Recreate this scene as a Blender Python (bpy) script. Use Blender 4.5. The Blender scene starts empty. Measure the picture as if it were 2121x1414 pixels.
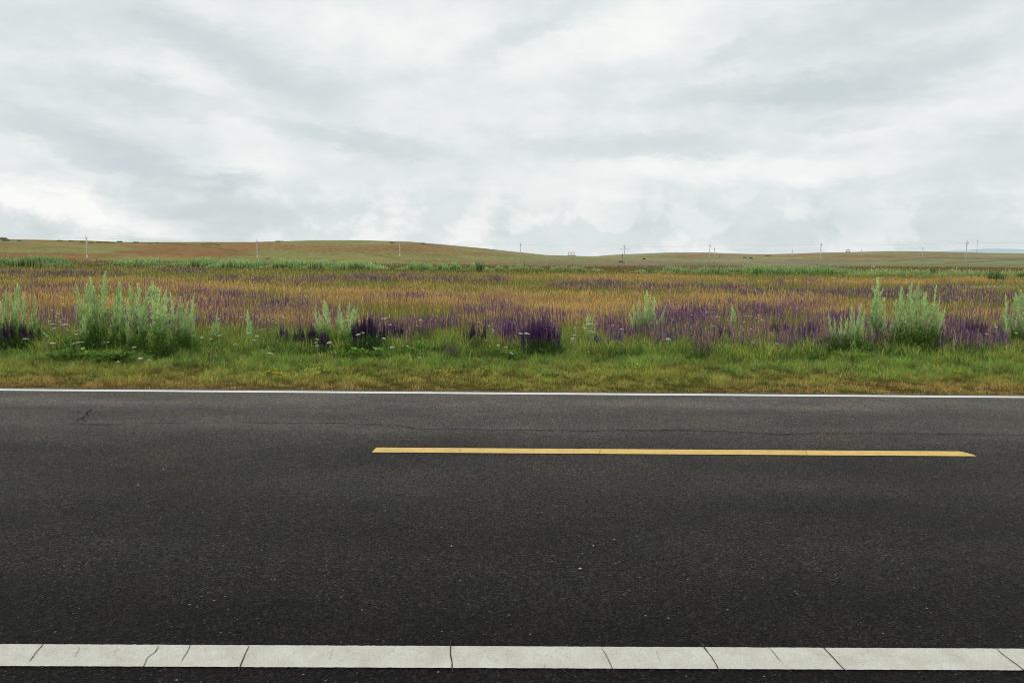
import bpy, bmesh, math, random
import numpy as np
from mathutils import Matrix, Vector
rng = np.random.default_rng(7)
random.seed(7)
scn = bpy.context.scene
COL = scn.collection
PI = math.pi

# ------------------------------------------------------------------ camera
W, H, FOC = 2121.0, 1414.0, 1584.0
PITCH, YAW, ROLL = 0.10468, 0.00796, 0.00848
CH = 1.8817
YN, YF, CROWN = 3.4843, 10.7843, 0.0888
YC = (YN + YF) / 2
cp, sp, cy, sy = math.cos(PITCH), math.sin(PITCH), math.cos(YAW), math.sin(YAW)
FW = np.array([sy * cp, cy * cp, -sp]); RT0 = np.array([cy, -sy, 0.0]); UP0 = np.cross(RT0, FW)
RT = RT0 * math.cos(ROLL) + UP0 * math.sin(ROLL)
UP = -RT0 * math.sin(ROLL) + UP0 * math.cos(ROLL)
CAM = np.array([0, 0, CH])

def ray(px, py):
    d = FW + RT * ((px - W / 2) / FOC) - UP * ((py - H / 2) / FOC)
    return d
def proj(P):
    q = np.asarray(P, float) - CAM
    z = q @ FW
    return W / 2 + FOC * (q @ RT) / z, H / 2 - FOC * (q @ UP) / z
def gp(px, py, z=0.0):
    d = ray(px, py); t = (z - CH) / d[2]
    return CAM + d * t
def at_dist(px, py, r):
    d = ray(px, py); t = r / math.hypot(d[0], d[1])
    return CAM + d * t

cam_d = bpy.data.cameras.new('camera'); cam = bpy.data.objects.new('camera', cam_d); COL.objects.link(cam)
M = Matrix(((RT[0], UP[0], -FW[0], 0), (RT[1], UP[1], -FW[1], 0), (RT[2], UP[2], -FW[2], CH), (0, 0, 0, 1)))
cam.matrix_world = M
cam_d.sensor_width = 36; cam_d.lens = FOC / W * 36; cam_d.clip_start = 0.05; cam_d.clip_end = 60000
scn.camera = cam
scn.view_settings.view_transform = 'Standard'; scn.view_settings.look = 'None'; scn.view_settings.exposure = 0

# ------------------------------------------------------------------ noise
class Noise:
    def __init__(s, seed):
        s.t = np.random.default_rng(seed).random((512, 512))
    def __call__(s, x, y, oct=3, gain=0.5):
        x = np.asarray(x, float); y = np.asarray(y, float)
        tot = 0; amp = 1; nrm = 0
        for o in range(oct):
            xi = np.floor(x).astype(np.int64); yi = np.floor(y).astype(np.int64)
            fx = x - xi; fy = y - yi; fx = fx * fx * (3 - 2 * fx); fy = fy * fy * (3 - 2 * fy)
            a = s.t[xi % 512, yi % 512]; b = s.t[(xi + 1) % 512, yi % 512]
            c = s.t[xi % 512, (yi + 1) % 512]; d = s.t[(xi + 1) % 512, (yi + 1) % 512]
            tot = tot + amp * ((a * (1 - fx) + b * fx) * (1 - fy) + (c * (1 - fx) + d * fx) * fy)
            nrm += amp; amp *= gain; x = x * 2.03 + 17.3; y = y * 2.03 + 5.7
        return tot / nrm
N1, N2, N3, N4, N5 = (Noise(i) for i in (1, 2, 3, 4, 5))
def ss(a, b, x):
    t = np.clip((np.asarray(x, float) - a) / (b - a), 0, 1); return t * t * (3 - 2 * t)
def mixc(a, b, t):
    t = np.asarray(t)[..., None]; return np.asarray(a) * (1 - t) + np.asarray(b) * t

# ------------------------------------------------------------------ terrain height
SKY = [(-900, 500), (-400, 497), (0, 495), (60, 496), (120, 497), (178, 498), (250, 501), (330, 501), (420, 501), (530, 501),
       (600, 499), (650, 497.5), (750, 497.5), (850, 500.5), (937, 508), (1000, 514), (1060, 520.5), (1130, 528), (1200, 530),
       (1225, 531), (1280, 527), (1380, 523), (1460, 522.5), (1540, 525.5), (1590, 526.5), (1700, 523), (1840, 520),
       (1950, 521), (2040, 523.5), (2121, 524.5), (2500, 532), (3000, 540)]
AZ = []; SL = []
for x_, y_ in SKY:
    d = ray(x_, y_); AZ.append(math.atan2(d[0], d[1])); SL.append(d[2] / math.hypot(d[0], d[1]))
RG = [(-900, 620), (0, 560), (530, 600), (700, 760), (1000, 820), (1225, 1150), (1400, 950), (1600, 1000), (1800, 800), (2121, 720), (3000, 700)]
RAZ = []; RR = []
for x_, r_ in RG:
    d = ray(x_, 520); RAZ.append(math.atan2(d[0], d[1])); RR.append(r_)
AZT = np.linspace(-1.1, 1.1, 1200)
def hill_shape(az, r):
    R = np.interp(az, RAZ, RR)
    r0 = np.interp(az, [-.6, .0, .15, .6], [250., 235., 200., 180.])
    t = np.clip((r - r0) / (R - r0), 0, 1)
    s = t * t * (3 - 2 * t) * 0.55 + 0.45 * t
    return s * (1 - 0.5 * ss(1.0, 2.2, r / R))
def hill_noise(x, y, r):
    return (N4(x / 160 + 9, y / 90 + 3, 3) - 0.5) * 5.5 * ss(230, 420, r) + (N5(x / 300 + 2, y / 120, 2) - .5) * 3 * ss(260, 500, r)
rs = np.linspace(180, 1500, 360)
AMP = []
for a in AZT:
    xs = rs * math.sin(a); ys = rs * math.cos(a)
    hs = hill_shape(a, rs); hn = hill_noise(xs, ys, rs)
    target = np.interp(a, AZ, SL)
    lo, hi = 0.0, 80.0
    for _ in range(26):
        m = (lo + hi) / 2
        if np.max((m * hs + hn - CH) / rs) > target: hi = m
        else: lo = m
    AMP.append(lo)
AMP = np.array(AMP)
def terrain(x, y):
    x = np.asarray(x, float); y = np.asarray(y, float)
    r = np.hypot(x, y); az = np.arctan2(x, y)
    front = ss(1.1, 0.95, np.abs(az))
    big = (np.interp(az, AZT, AMP) * hill_shape(az, np.maximum(r, 1)) + hill_noise(x, y, r)) * front
    bumps = (N3(x / 9, y / 6, 2) - 0.5) * 0.10 * ss(14, 22, y)
    near = -0.055 - 0.02 * ss(11.2, 13, y)
    side = np.where((y > 2.9) & (y < 11.25), -0.10, near)
    side = np.where(y <= 2.9, -0.10, side)
    return side + bumps + big

# ------------------------------------------------------------------ colour fields
def blobs(px, py, L):
    s = np.zeros_like(px, dtype=float)
    for b in L:
        cx_, cy_, rx, ry, wt = b[:5]
        d2 = ((px - cx_) / rx) ** 2 + ((py - cy_) / ry) ** 2
        s = np.maximum(s, wt * np.exp(-d2 ** 1.6))
    return s
PURPLE = [(115, 655, 55, 17, 1.0), (450, 655, 60, 12, .8), (390, 650, 60, 14, .6), (560, 635, 60, 12, .9), (760, 655, 70, 10, .8), (1060, 640, 80, 10, .7), (980, 640, 100, 8, .6), (1000, 700, 30, 12, .5), (1420, 655, 260, 14, 1), (1500, 700, 220, 12, .9), (1270, 695, 50, 12, .8), (2060, 650, 80, 14, .9), (340, 660, 200, 16, .6), (40, 600, 70, 9, .5), (430, 625, 120, 20, .75), (490, 612, 60, 12, .9), (520, 655, 90, 14, .5), (620, 625, 110, 14, .6),
          (640, 652, 110, 14, .7), (700, 668, 90, 12, .6), (860, 660, 110, 10, .95), (960, 668, 80, 14, .9), (925, 685, 26, 10, .8), (870, 690, 45, 10, .6),
          (1100, 672, 110, 20, .8), (1180, 655, 80, 14, .6), (1290, 672, 90, 26, 1), (1400, 680, 120, 26, 1), (1540, 690, 160, 22, 1), (1660, 685, 110, 26, 1),
          (1720, 660, 70, 18, .8), (1560, 662, 100, 10, .6), (2000, 680, 90, 16, 1), (2090, 670, 80, 12, .8), (1960, 668, 60, 18, 1), (1820, 670, 60, 14, .7),
          (1390, 590, 105, 5, 1.1), (1230, 587, 85, 5, .9), (1500, 592, 50, 6, .7), (1560, 600, 40, 4, .6), (1800, 601, 210, 6, 1.1), (1990, 612, 170, 7, 1.1), (1940, 592, 60, 4, .9),
          (1620, 582, 14, 5, .9), (1680, 580, 14, 5, .9), (160, 564, 95, 4, .9), (25, 563, 40, 4, .8), (375, 558, 40, 3, 1), (470, 573, 30, 4, .9), (790, 572, 130, 5, .95),
          (560, 577, 60, 5, .7), (620, 578, 60, 6, .7), (950, 576, 70, 5, .5), (1020, 576, 40, 6, .6), (66, 574, 12, 4, .8), (130, 592, 60, 7, .6), (300, 590, 90, 6, .6),
          (400, 600, 60, 6, .5), (1650, 615, 60, 6, .5), (1250, 580, 30, 4, .5), (1700, 625, 80, 6, .5), (950, 620, 120, 10, .35), (1500, 630, 200, 10, .35), (830, 612, 60, 5, .4), (40, 722, 60, 10, .5)]
ORANGE = [(950, 610, 330, 16, 1), (250, 620, 260, 12, .8), (60, 605, 90, 12, .8), (1240, 625, 200, 18, 1), (1560, 615, 190, 14, .9), (680, 600, 160, 10, .9), (1750, 635, 120, 12, .8),
          (2040, 640, 100, 9, .8), (420, 590, 260, 8, .8), (1300, 572, 260, 5, .8), (1800, 580, 200, 5, .8), (200, 578, 200, 6, .7), (1080, 640, 200, 14, .6), (600, 640, 200, 12, .5), (2000, 576, 150, 4, .6)]
GREEN = [(1060, 582, 120, 7, 1), (1220, 597, 120, 5, .9), (500, 690, 130, 30, 1), (1450, 606, 120, 4, .6), (1990, 625, 120, 5, .8), (700, 590, 100, 4, .4), (1650, 598, 60, 4, .5),
         (950, 700, 80, 16, .8), (1150, 705, 60, 14, .7), (1430, 606, 60, 4, .5), (830, 700, 100, 14, .6), (330, 565, 200, 5, .6), (900, 560, 300, 6, .7), (1700, 568, 300, 6, .8), (560, 600, 120, 5, .5), (60, 585, 120, 5, .5), (880, 640, 120, 8, .6), (620, 665, 150, 8, .6), (1280, 700, 60, 10, .6), (1900, 585, 150, 4, .6), (280, 640, 60, 12, .3)]
def field(x, y):
    """orange, green, purple weights at a world ground point"""
    P = np.stack([x, y, np.full_like(x, .36)], -1)
    px, py = proj(P)
    px = px + (N1(x / 3, y / 3, 3) - .5) * 60; py = py + (N2(x / 6, y / 4, 3) - .5) * (22 * ss(550, 640, py) + 30 * ss(650, 700, py)) + (N5(x / .9, y / .9, 2) - .5) * 16 * ss(650, 700, py)
    o = blobs(px, py, ORANGE); g = blobs(px, py, GREEN); p = blobs(px, py, PURPLE)
    gap = blobs(px, py, [(480, 690, 120, 32, .92), (900, 692, 55, 22, .9), (960, 690, 50, 22, .85), (1200, 690, 45, 28, .8), (640, 690, 90, 14, .6), (250, 700, 160, 22, .8), (1020, 690, 25, 25, .7), (820, 640, 120, 6, .4), (1460, 715, 200, 8, .5), (1905, 700, 60, 25, .6)])
    p = p * (1 - gap); g = np.maximum(g, gap * .8)
    n = N3(x / 2.2, y / 3.5, 3); m = N4(x / 1.1, y / 2.0, 3)
    front = ss(700, 730, py)
    o = np.clip(.15 + .74 * o - .7 * g + (n - .5) * 1.1, 0, 1) * (1 - front * .9)
    p = np.clip((.04 + 1.1 * p) * (0.30 + 1.8 * ss(.42, .62, m)) + (n - .6) * .25 - gap * .25, 0, 1) * (1 - ss(705, 718, py))
    return o, np.clip(1 - o, 0, 1), p

def ground_col(x, y):
    r = np.hypot(x, y)
    P = np.stack([x, y, terrain(x, y)], -1)
    px, py = proj(P)
    ok = (y > 2)
    px = np.where(ok, px, 0); py = np.where(ok, py, 2000)
    o, g, p = field(np.where(ok, x, 0), np.where(ok, y, 50))
    c = mixc((.075, .075, .022), (.27, .155, .045), o)
    c = mixc(c, (.075, .04, .06), np.clip(p * .7, 0, 1))
    # verge soil and thatch
    v = mixc((.055, .062, .015), (.12, .085, .025), N1(x / .7, y / .5, 3))
    c = mixc(v, c, ss(15.5, 19, y))
    # pasture beyond the fence, hills
    n = N2(x / 90 + 3, y / 28, 4); n2 = N5(x / 40, y / 14, 4)
    grn = mixc((.185, .18, .055), (.25, .235, .085), n2); brn = mixc((.27, .15, .05), (.205, .11, .04), n2)
    brown = np.clip((n - .40) * 5, 0, 1) * .9
    L = [(80, 530, 190, 9, .95), (400, 521, 170, 13, 1), (560, 512, 200, 9, .8), (760, 517, 200, 8, .9), (1000, 527, 120, 5, .6), (850, 511, 130, 6, .5), (200, 512, 120, 6, .6), (1460, 528, 120, 5, .45), (1640, 529, 100, 5, .5), (1800, 531, 160, 5, .5), (1950, 527, 100, 4, .5)]
    G = [(210, 514, 80, 7, .9), (110, 518, 120, 6, .7), (640, 531, 170, 6, 1), (560, 525, 60, 7, .8), (720, 502, 140, 4, .8), (940, 533, 120, 4, .9), (820, 522, 60, 3, .4), (260, 540, 200, 4, .5), (1150, 534, 70, 4, .9), (1060, 527, 60, 3, .5), (1330, 534, 80, 4, .5)]
    brown = np.clip(brown * .7 + blobs(px, py, L) * (.8 + .9 * (n2 - .2)) - blobs(px, py, G), 0, 1)
    h = mixc(grn, brn, brown)
    # mauve pasture at the foot, right of centre; pale herb patches
    mv = blobs(px, py, [(1150, 546, 140, 4, 1), (1330, 546, 160, 4, .9), (1560, 546, 160, 3.5, .9), (1720, 547, 120, 3, 1)]) * ss(.3, .55, n2)
    h = mixc(h, (.20, .15, .135), np.clip(mv * 1.1, 0, 1))
    sg = blobs(px, py, [(1450, 540, 100, 3, .5), (1900, 545, 180, 4, .9), (2080, 545, 90, 5, 1), (2040, 540, 60, 3, .5), (700, 545, 400, 3, .4), (1930, 552, 200, 4, .8)]) * ss(.35, .6, n2)
    h = mixc(h, (.15, .24, .12), np.clip(sg, 0, 1))
    # tracks worn into the hill
    for pts, wd in (([(200, 499), (330, 503), (400, 508), (450, 514), (490, 520)], 1.1), ([(740, 522), (790, 530), (828, 537)], 1.0), ([(1840, 541), (1930, 534), (2030, 536), (2121, 537)], 1.2), ([(1960, 545), (2040, 541), (2121, 536)], 1.1), ([(800, 512), (860, 507), (940, 506)], .8)):
        xs = [a for a, b in pts]; ys = [b for a, b in pts]
        ly = np.interp(px, xs, ys, left=-999, right=-999)
        h = mixc(h, (.07, .07, .03), .6 * np.exp(-((py - ly) / wd) ** 2))
    c = mixc(c, h, ss(140, 190, r))
    hz = 1 - np.exp(-np.maximum(r - 150, 0) / np.interp(px, [900, 1500], [5200, 2800]))  # distance haze baked into the ground colour, thicker to the right
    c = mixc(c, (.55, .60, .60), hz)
    return c

# ------------------------------------------------------------------ materials
def mat(name):
    m = bpy.data.materials.new(name); m.use_nodes = True
    nt = m.node_tree; b = nt.nodes['Principled BSDF']
    return m, nt, b
def nd(nt, t, **kw):
    n = nt.nodes.new(t)
    for k, v in kw.items(): setattr(n, k, v)
    return n
def simple(name, col, rough=.7, var=.25, scale=8, spec=.3):
    m, nt, b = mat(name)
    tc = nd(nt, 'ShaderNodeTexCoord'); no = nd(nt, 'ShaderNodeTexNoise'); no.inputs['Scale'].default_value = scale; no.inputs['Detail'].default_value = 5
    nt.links.new(tc.outputs['Object'], no.inputs['Vector'])
    cr = nd(nt, 'ShaderNodeValToRGB')
    cr.color_ramp.elements[0].position = .3; cr.color_ramp.elements[1].position = .7
    cr.color_ramp.elements[0].color = tuple(c * (1 - var) for c in col) + (1,); cr.color_ramp.elements[1].color = tuple(min(1, c * (1 + var)) for c in col) + (1,)
    nt.links.new(no.outputs['Fac'], cr.inputs[0]); nt.links.new(cr.outputs[0], b.inputs['Base Color'])
    b.inputs['Roughness'].default_value = rough; b.inputs['Specular IOR Level'].default_value = spec
    return m
def leafmat(name, trans=.25, boost=1.0):
    m, nt, b = mat(name)
    at = nd(nt, 'ShaderNodeAttribute'); at.attribute_name = 'Col'
    oi = nd(nt, 'ShaderNodeObjectInfo')
    mp = nd(nt, 'ShaderNodeMapRange'); mp.inputs['To Min'].default_value = .82 * boost; mp.inputs['To Max'].default_value = 1.15 * boost
    nt.links.new(oi.outputs['Random'], mp.inputs[0])
    mx = nd(nt, 'ShaderNodeVectorMath', operation='SCALE'); nt.links.new(at.outputs['Color'], mx.inputs[0]); nt.links.new(mp.outputs[0], mx.inputs['Scale'])
    nt.links.new(mx.outputs[0], b.inputs['Base Color']); b.inputs['Roughness'].default_value = .65; b.inputs['Specular IOR Level'].default_value = .2
    tr = nd(nt, 'ShaderNodeBsdfTranslucent'); nt.links.new(mx.outputs[0], tr.inputs[0])
    ms = nd(nt, 'ShaderNodeMixShader'); ms.inputs[0].default_value = trans
    nt.links.new(b.outputs[0], ms.inputs[1]); nt.links.new(tr.outputs[0], ms.inputs[2])
    nt.links.new(ms.outputs[0], nt.nodes['Material Output'].inputs[0])
    return m
M_LEAF = leafmat('plant_leaf', .25, 1.65)
M_FLOWER = leafmat('plant_flower', .25, 1.4)
M_WORM = leafmat('wormwood_leaf', .2, 1.88)

# ------------------------------------------------------------------ object helpers
def tag(o, label=None, cat=None, group=None, kind=None):
    if label: o['label'] = label
    if cat: o['category'] = cat
    if group: o['group'] = group
    if kind: o['kind'] = kind
    return o
def link(name, me, m=None, parent=None, loc=None):
    o = bpy.data.objects.new(name, me); COL.objects.link(o)
    if m is not None and me is not None and not me.materials: me.materials.append(m)
    if parent: o.parent = parent
    if loc is not None: o.location = tuple(float(v) for v in loc)
    return o
def tri_mesh(name, V, F, C=None, smooth=False):
    V = np.asarray(V, np.float32); F = np.asarray(F, np.int32)
    me = bpy.data.meshes.new(name)
    k = F.shape[1]
    me.vertices.add(len(V)); me.vertices.foreach_set('co', V.ravel())
    me.loops.add(F.size); me.loops.foreach_set('vertex_index', F.ravel())
    me.polygons.add(len(F)); me.polygons.foreach_set('loop_start', np.arange(0, F.size, k, dtype=np.int32))
    if smooth: me.polygons.foreach_set('use_smooth', np.ones(len(F), bool))
    me.update(calc_edges=True)
    if C is not None:
        a = me.color_attributes.new('Col', 'FLOAT_COLOR', 'POINT')
        C4 = np.ones((len(V), 4), np.float32); C4[:, :3] = C
        a.data.foreach_set('color', C4.ravel())
    return me
class Buf:
    def __init__(s): s.V = []; s.F = []; s.C = []; s.n = 0
    def add(s, V, F, C):
        s.V.append(np.asarray(V, np.float32)); s.F.append(np.asarray(F, np.int64) + s.n); s.C.append(np.asarray(C, np.float32)); s.n += len(V)
    def mesh(s, name): return tri_mesh(name, np.concatenate(s.V), np.concatenate(s.F), np.concatenate(s.C))
    def blades(s, P, h, w, lean, c0, c1, seg=2, yaw=None):
        """P (n,3), h,w (n), lean (n,2) offset of the tip, colours (n,3)"""
        n = len(P)
        if n == 0: return
        h = np.broadcast_to(h, (n,)); w = np.broadcast_to(w, (n,))
        if yaw is None: yaw = rng.random(n) * PI
        c0 = np.broadcast_to(c0, (n, 3)); c1 = np.broadcast_to(c1, (n, 3))
        d = np.stack([np.cos(yaw), np.sin(yaw), np.zeros(n)], 1) * (w / 2)[:, None]
        L = np.concatenate([lean, np.zeros((n, 1))], 1); Z = np.zeros((n, 3)); Z[:, 2] = h
        tip = P + L + Z
        if seg == 1:
            V = np.stack([P - d, P + d, tip], 1).reshape(-1, 3)
            F = np.arange(n * 3).reshape(-1, 3)
            C = np.stack([c0, c0, c1], 1).reshape(-1, 3)
        elif seg == 3:   # spindle: pointed both ends, widest low
            mid = P + L * .35 + Z * .35
            V = np.stack([P, mid - d, mid + d, tip], 1).reshape(-1, 3)
            b = (np.arange(n) * 4)[:, None, None]
            F = (b + np.array([[0, 2, 1], [1, 2, 3]])).reshape(-1, 3)
            C = np.stack([c0, c0, c1, c1], 1).reshape(-1, 3)
        else:
            mid = P + L * .3 + Z * .6; cm = (c0 + c1) / 2
            V = np.stack([P - d, P + d, mid - d * .8, mid + d * .8, tip], 1).reshape(-1, 3)
            b = (np.arange(n) * 5)[:, None, None]
            F = (b + np.array([[0, 1, 3], [0, 3, 2], [2, 3, 4]])).reshape(-1, 3)
            C = np.stack([c0, c0, cm, cm, c1], 1).reshape(-1, 3)
        s.add(V, F, C)
    def leaves(s, P, D, ln, w, c, yaw=None):
        """pointed leaves from P along unit directions D"""
        n = len(P)
        if n == 0: return
        ln = np.broadcast_to(ln, (n,)); w = np.broadcast_to(w, (n,)); c = np.broadcast_to(c, (n, 3))
        rnd = rng.normal(size=(n, 3)); S = np.cross(D, rnd); S /= np.linalg.norm(S, axis=1, keepdims=True) + 1e-9
        T = P + D * ln[:, None]; Mid = P + D * (ln * .45)[:, None]; S = S * (w / 2)[:, None]
        V = np.stack([P, Mid - S, Mid + S, T], 1).reshape(-1, 3)
        b = (np.arange(n) * 4)[:, None, None]
        F = (b + np.array([[0, 2, 1], [1, 2, 3]])).reshape(-1, 3)
        s.add(V, F, np.repeat(c, 4, axis=0))
def jit(c, n, a=.2):
    c = np.asarray(c, float)
    if c.ndim == 1: c = np.tile(c, (n, 1))
    return np.clip(c * (1 + rng.normal(size=(n, 1)) * a) * (1 + rng.normal(size=(n, 3)) * a * .25), 0.002, .95)
def box(bm, x0, x1, y0, y1, z0, z1):
    v = [bm.verts.new(p) for p in ((x0, y0, z0), (x1, y0, z0), (x1, y1, z0), (x0, y1, z0), (x0, y0, z1), (x1, y0, z1), (x1, y1, z1), (x0, y1, z1))]
    for f in ((0, 3, 2, 1), (4, 5, 6, 7), (0, 1, 5, 4), (1, 2, 6, 5), (2, 3, 7, 6), (3, 0, 4, 7)): bm.faces.new([v[i] for i in f])
def tube(bm, pts, rads, n=8, cap=True):
    rings = []
    for i, p in enumerate(pts):
        a = Vector(pts[min(i + 1, len(pts) - 1)]) - Vector(pts[max(i - 1, 0)])
        a.normalize(); u = a.orthogonal().normalized(); w = a.cross(u)
        rings.append([bm.verts.new(Vector(p) + (u * math.cos(2 * PI * k / n) + w * math.sin(2 * PI * k / n)) * rads[i]) for k in range(n)])
    for a, b in zip(rings, rings[1:]):
        for k in range(n): bm.faces.new((a[k], a[(k + 1) % n], b[(k + 1) % n], b[k]))
    if cap: bm.faces.new(rings[0][::-1]); bm.faces.new(rings[-1])
def bm_mesh(name, bm, smooth=False):
    bmesh.ops.recalc_face_normals(bm, faces=bm.faces)
    me = bpy.data.meshes.new(name); bm.to_mesh(me); bm.free()
    if smooth:
        for p in me.polygons: p.use_smooth = True
    return me
def thing(name, loc, label, cat, group=None, rz=0):
    o = bpy.data.objects.new(name, None); COL.objects.link(o); o.empty_display_size = .2
    o.location = tuple(float(v) for v in loc); o.rotation_euler = (0, 0, rz)
    return tag(o, label, cat, group)

# ------------------------------------------------------------------ ground sheet
def build_ground():
    azs = np.concatenate([np.linspace(-PI, -.86, 70, endpoint=False), np.linspace(-.86, .86, 860), np.linspace(.86, PI, 70, endpoint=False)[1:]])
    rr = np.concatenate([[.6, 1.5, 2.5], np.geomspace(3.2, 150, 150, endpoint=False), np.geomspace(150, 1250, 420, endpoint=False), np.geomspace(1250, 30000, 50)])
    A, R = np.meshgrid(azs, rr); X = R * np.sin(A); Y = R * np.cos(A)
    Z = terrain(X, Y)
    far = ss(1800, 6000, R); Z = Z * (1 - far) - 60 * far * ss(3000, 9000, R)
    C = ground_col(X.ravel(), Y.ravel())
    nr, na = X.shape
    idx = np.arange(nr * na).reshape(nr, na)
    a = idx[:-1]; b = idx[1:]; an = np.roll(a, -1, 1); bn = np.roll(b, -1, 1)
    F = np.stack([a, an, bn, b], -1).reshape(-1, 4)
    V = np.stack([X, Y, Z], -1).reshape(-1, 3)
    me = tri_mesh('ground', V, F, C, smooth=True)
    m, nt, bs = mat('ground')
    at = nd(nt, 'ShaderNodeAttribute'); at.attribute_name = 'Col'
    ge = nd(nt, 'ShaderNodeNewGeometry')
    mp = nd(nt, 'ShaderNodeMapping'); mp.inputs['Scale'].default_value = (.5, .12, .4)
    nt.links.new(ge.outputs['Position'], mp.inputs['Vector'])
    n1 = nd(nt, 'ShaderNodeTexNoise'); n1.inputs['Scale'].default_value = 1; n1.inputs['Detail'].default_value = 9; n1.inputs['Roughness'].default_value = .75
    nt.links.new(mp.outputs[0], n1.inputs['Vector'])
    m2 = nd(nt, 'ShaderNodeMapping'); m2.inputs['Scale'].default_value = (.03, .012, .02)
    nt.links.new(ge.outputs['Position'], m2.inputs['Vector'])
    n2 = nd(nt, 'ShaderNodeTexNoise'); n2.inputs['Scale'].default_value = 1; n2.inputs['Detail'].default_value = 6
    nt.links.new(m2.outputs[0], n2.inputs['Vector'])
    r1 = nd(nt, 'ShaderNodeMapRange'); r1.inputs['From Min'].default_value = .3; r1.inputs['From Max'].default_value = .7; r1.inputs['To Min'].default_value = .66; r1.inputs['To Max'].default_value = 1.34
    nt.links.new(n1.outputs['Fac'], r1.inputs[0])
    r2 = nd(nt, 'ShaderNodeMapRange'); r2.inputs['From Min'].default_value = .3; r2.inputs['From Max'].default_value = .7; r2.inputs['To Min'].default_value = .86; r2.inputs['To Max'].default_value = 1.14
    nt.links.new(n2.outputs['Fac'], r2.inputs[0])
    mu = nd(nt, 'ShaderNodeMath', operation='MULTIPLY'); nt.links.new(r1.outputs[0], mu.inputs[0]); nt.links.new(r2.outputs[0], mu.inputs[1])
    sc = nd(nt, 'ShaderNodeVectorMath', operation='SCALE'); nt.links.new(at.outputs['Color'], sc.inputs[0]); nt.links.new(mu.outputs[0], sc.inputs['Scale'])
    nt.links.new(sc.outputs[0], bs.inputs['Base Color']); bs.inputs['Roughness'].default_value = 1; bs.inputs['Specular IOR Level'].default_value = 0
    o = link('ground', me, m); tag(o, kind='structure')
build_ground()

# faint mountains far beyond the right-hand ridge
def far_mountains():
    V = []; F = []; n = 160
    for i in range(n):
        px = 1650 + 900 * i / (n - 1)
        y = 527 - 12.5 * math.exp(-((px - 2070) / 95) ** 2) - 7 * math.exp(-((px - 1960) / 80) ** 2) - 9 * math.exp(-((px - 2230) / 120) ** 2) + 3 * float(N1(px / 22, 1.5, 3)) + 2
        p = at_dist(px, y, 14000); q = at_dist(px, y, 16500)
        V += [(p[0], p[1], -60), tuple(p), (q[0], q[1], -60)]
    for i in range(n - 1):
        a = i * 3; F += [(a, a + 3, a + 4, a + 1), (a + 1, a + 4, a + 5, a + 2)]
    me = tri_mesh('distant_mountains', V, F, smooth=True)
    o = link('distant_mountains', me, simple('hazed_rock', (.50, .60, .66), 1, .03, .001, 0)); tag(o, kind='structure')  # pale blue tone has the air haze painted into it
far_mountains()

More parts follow.
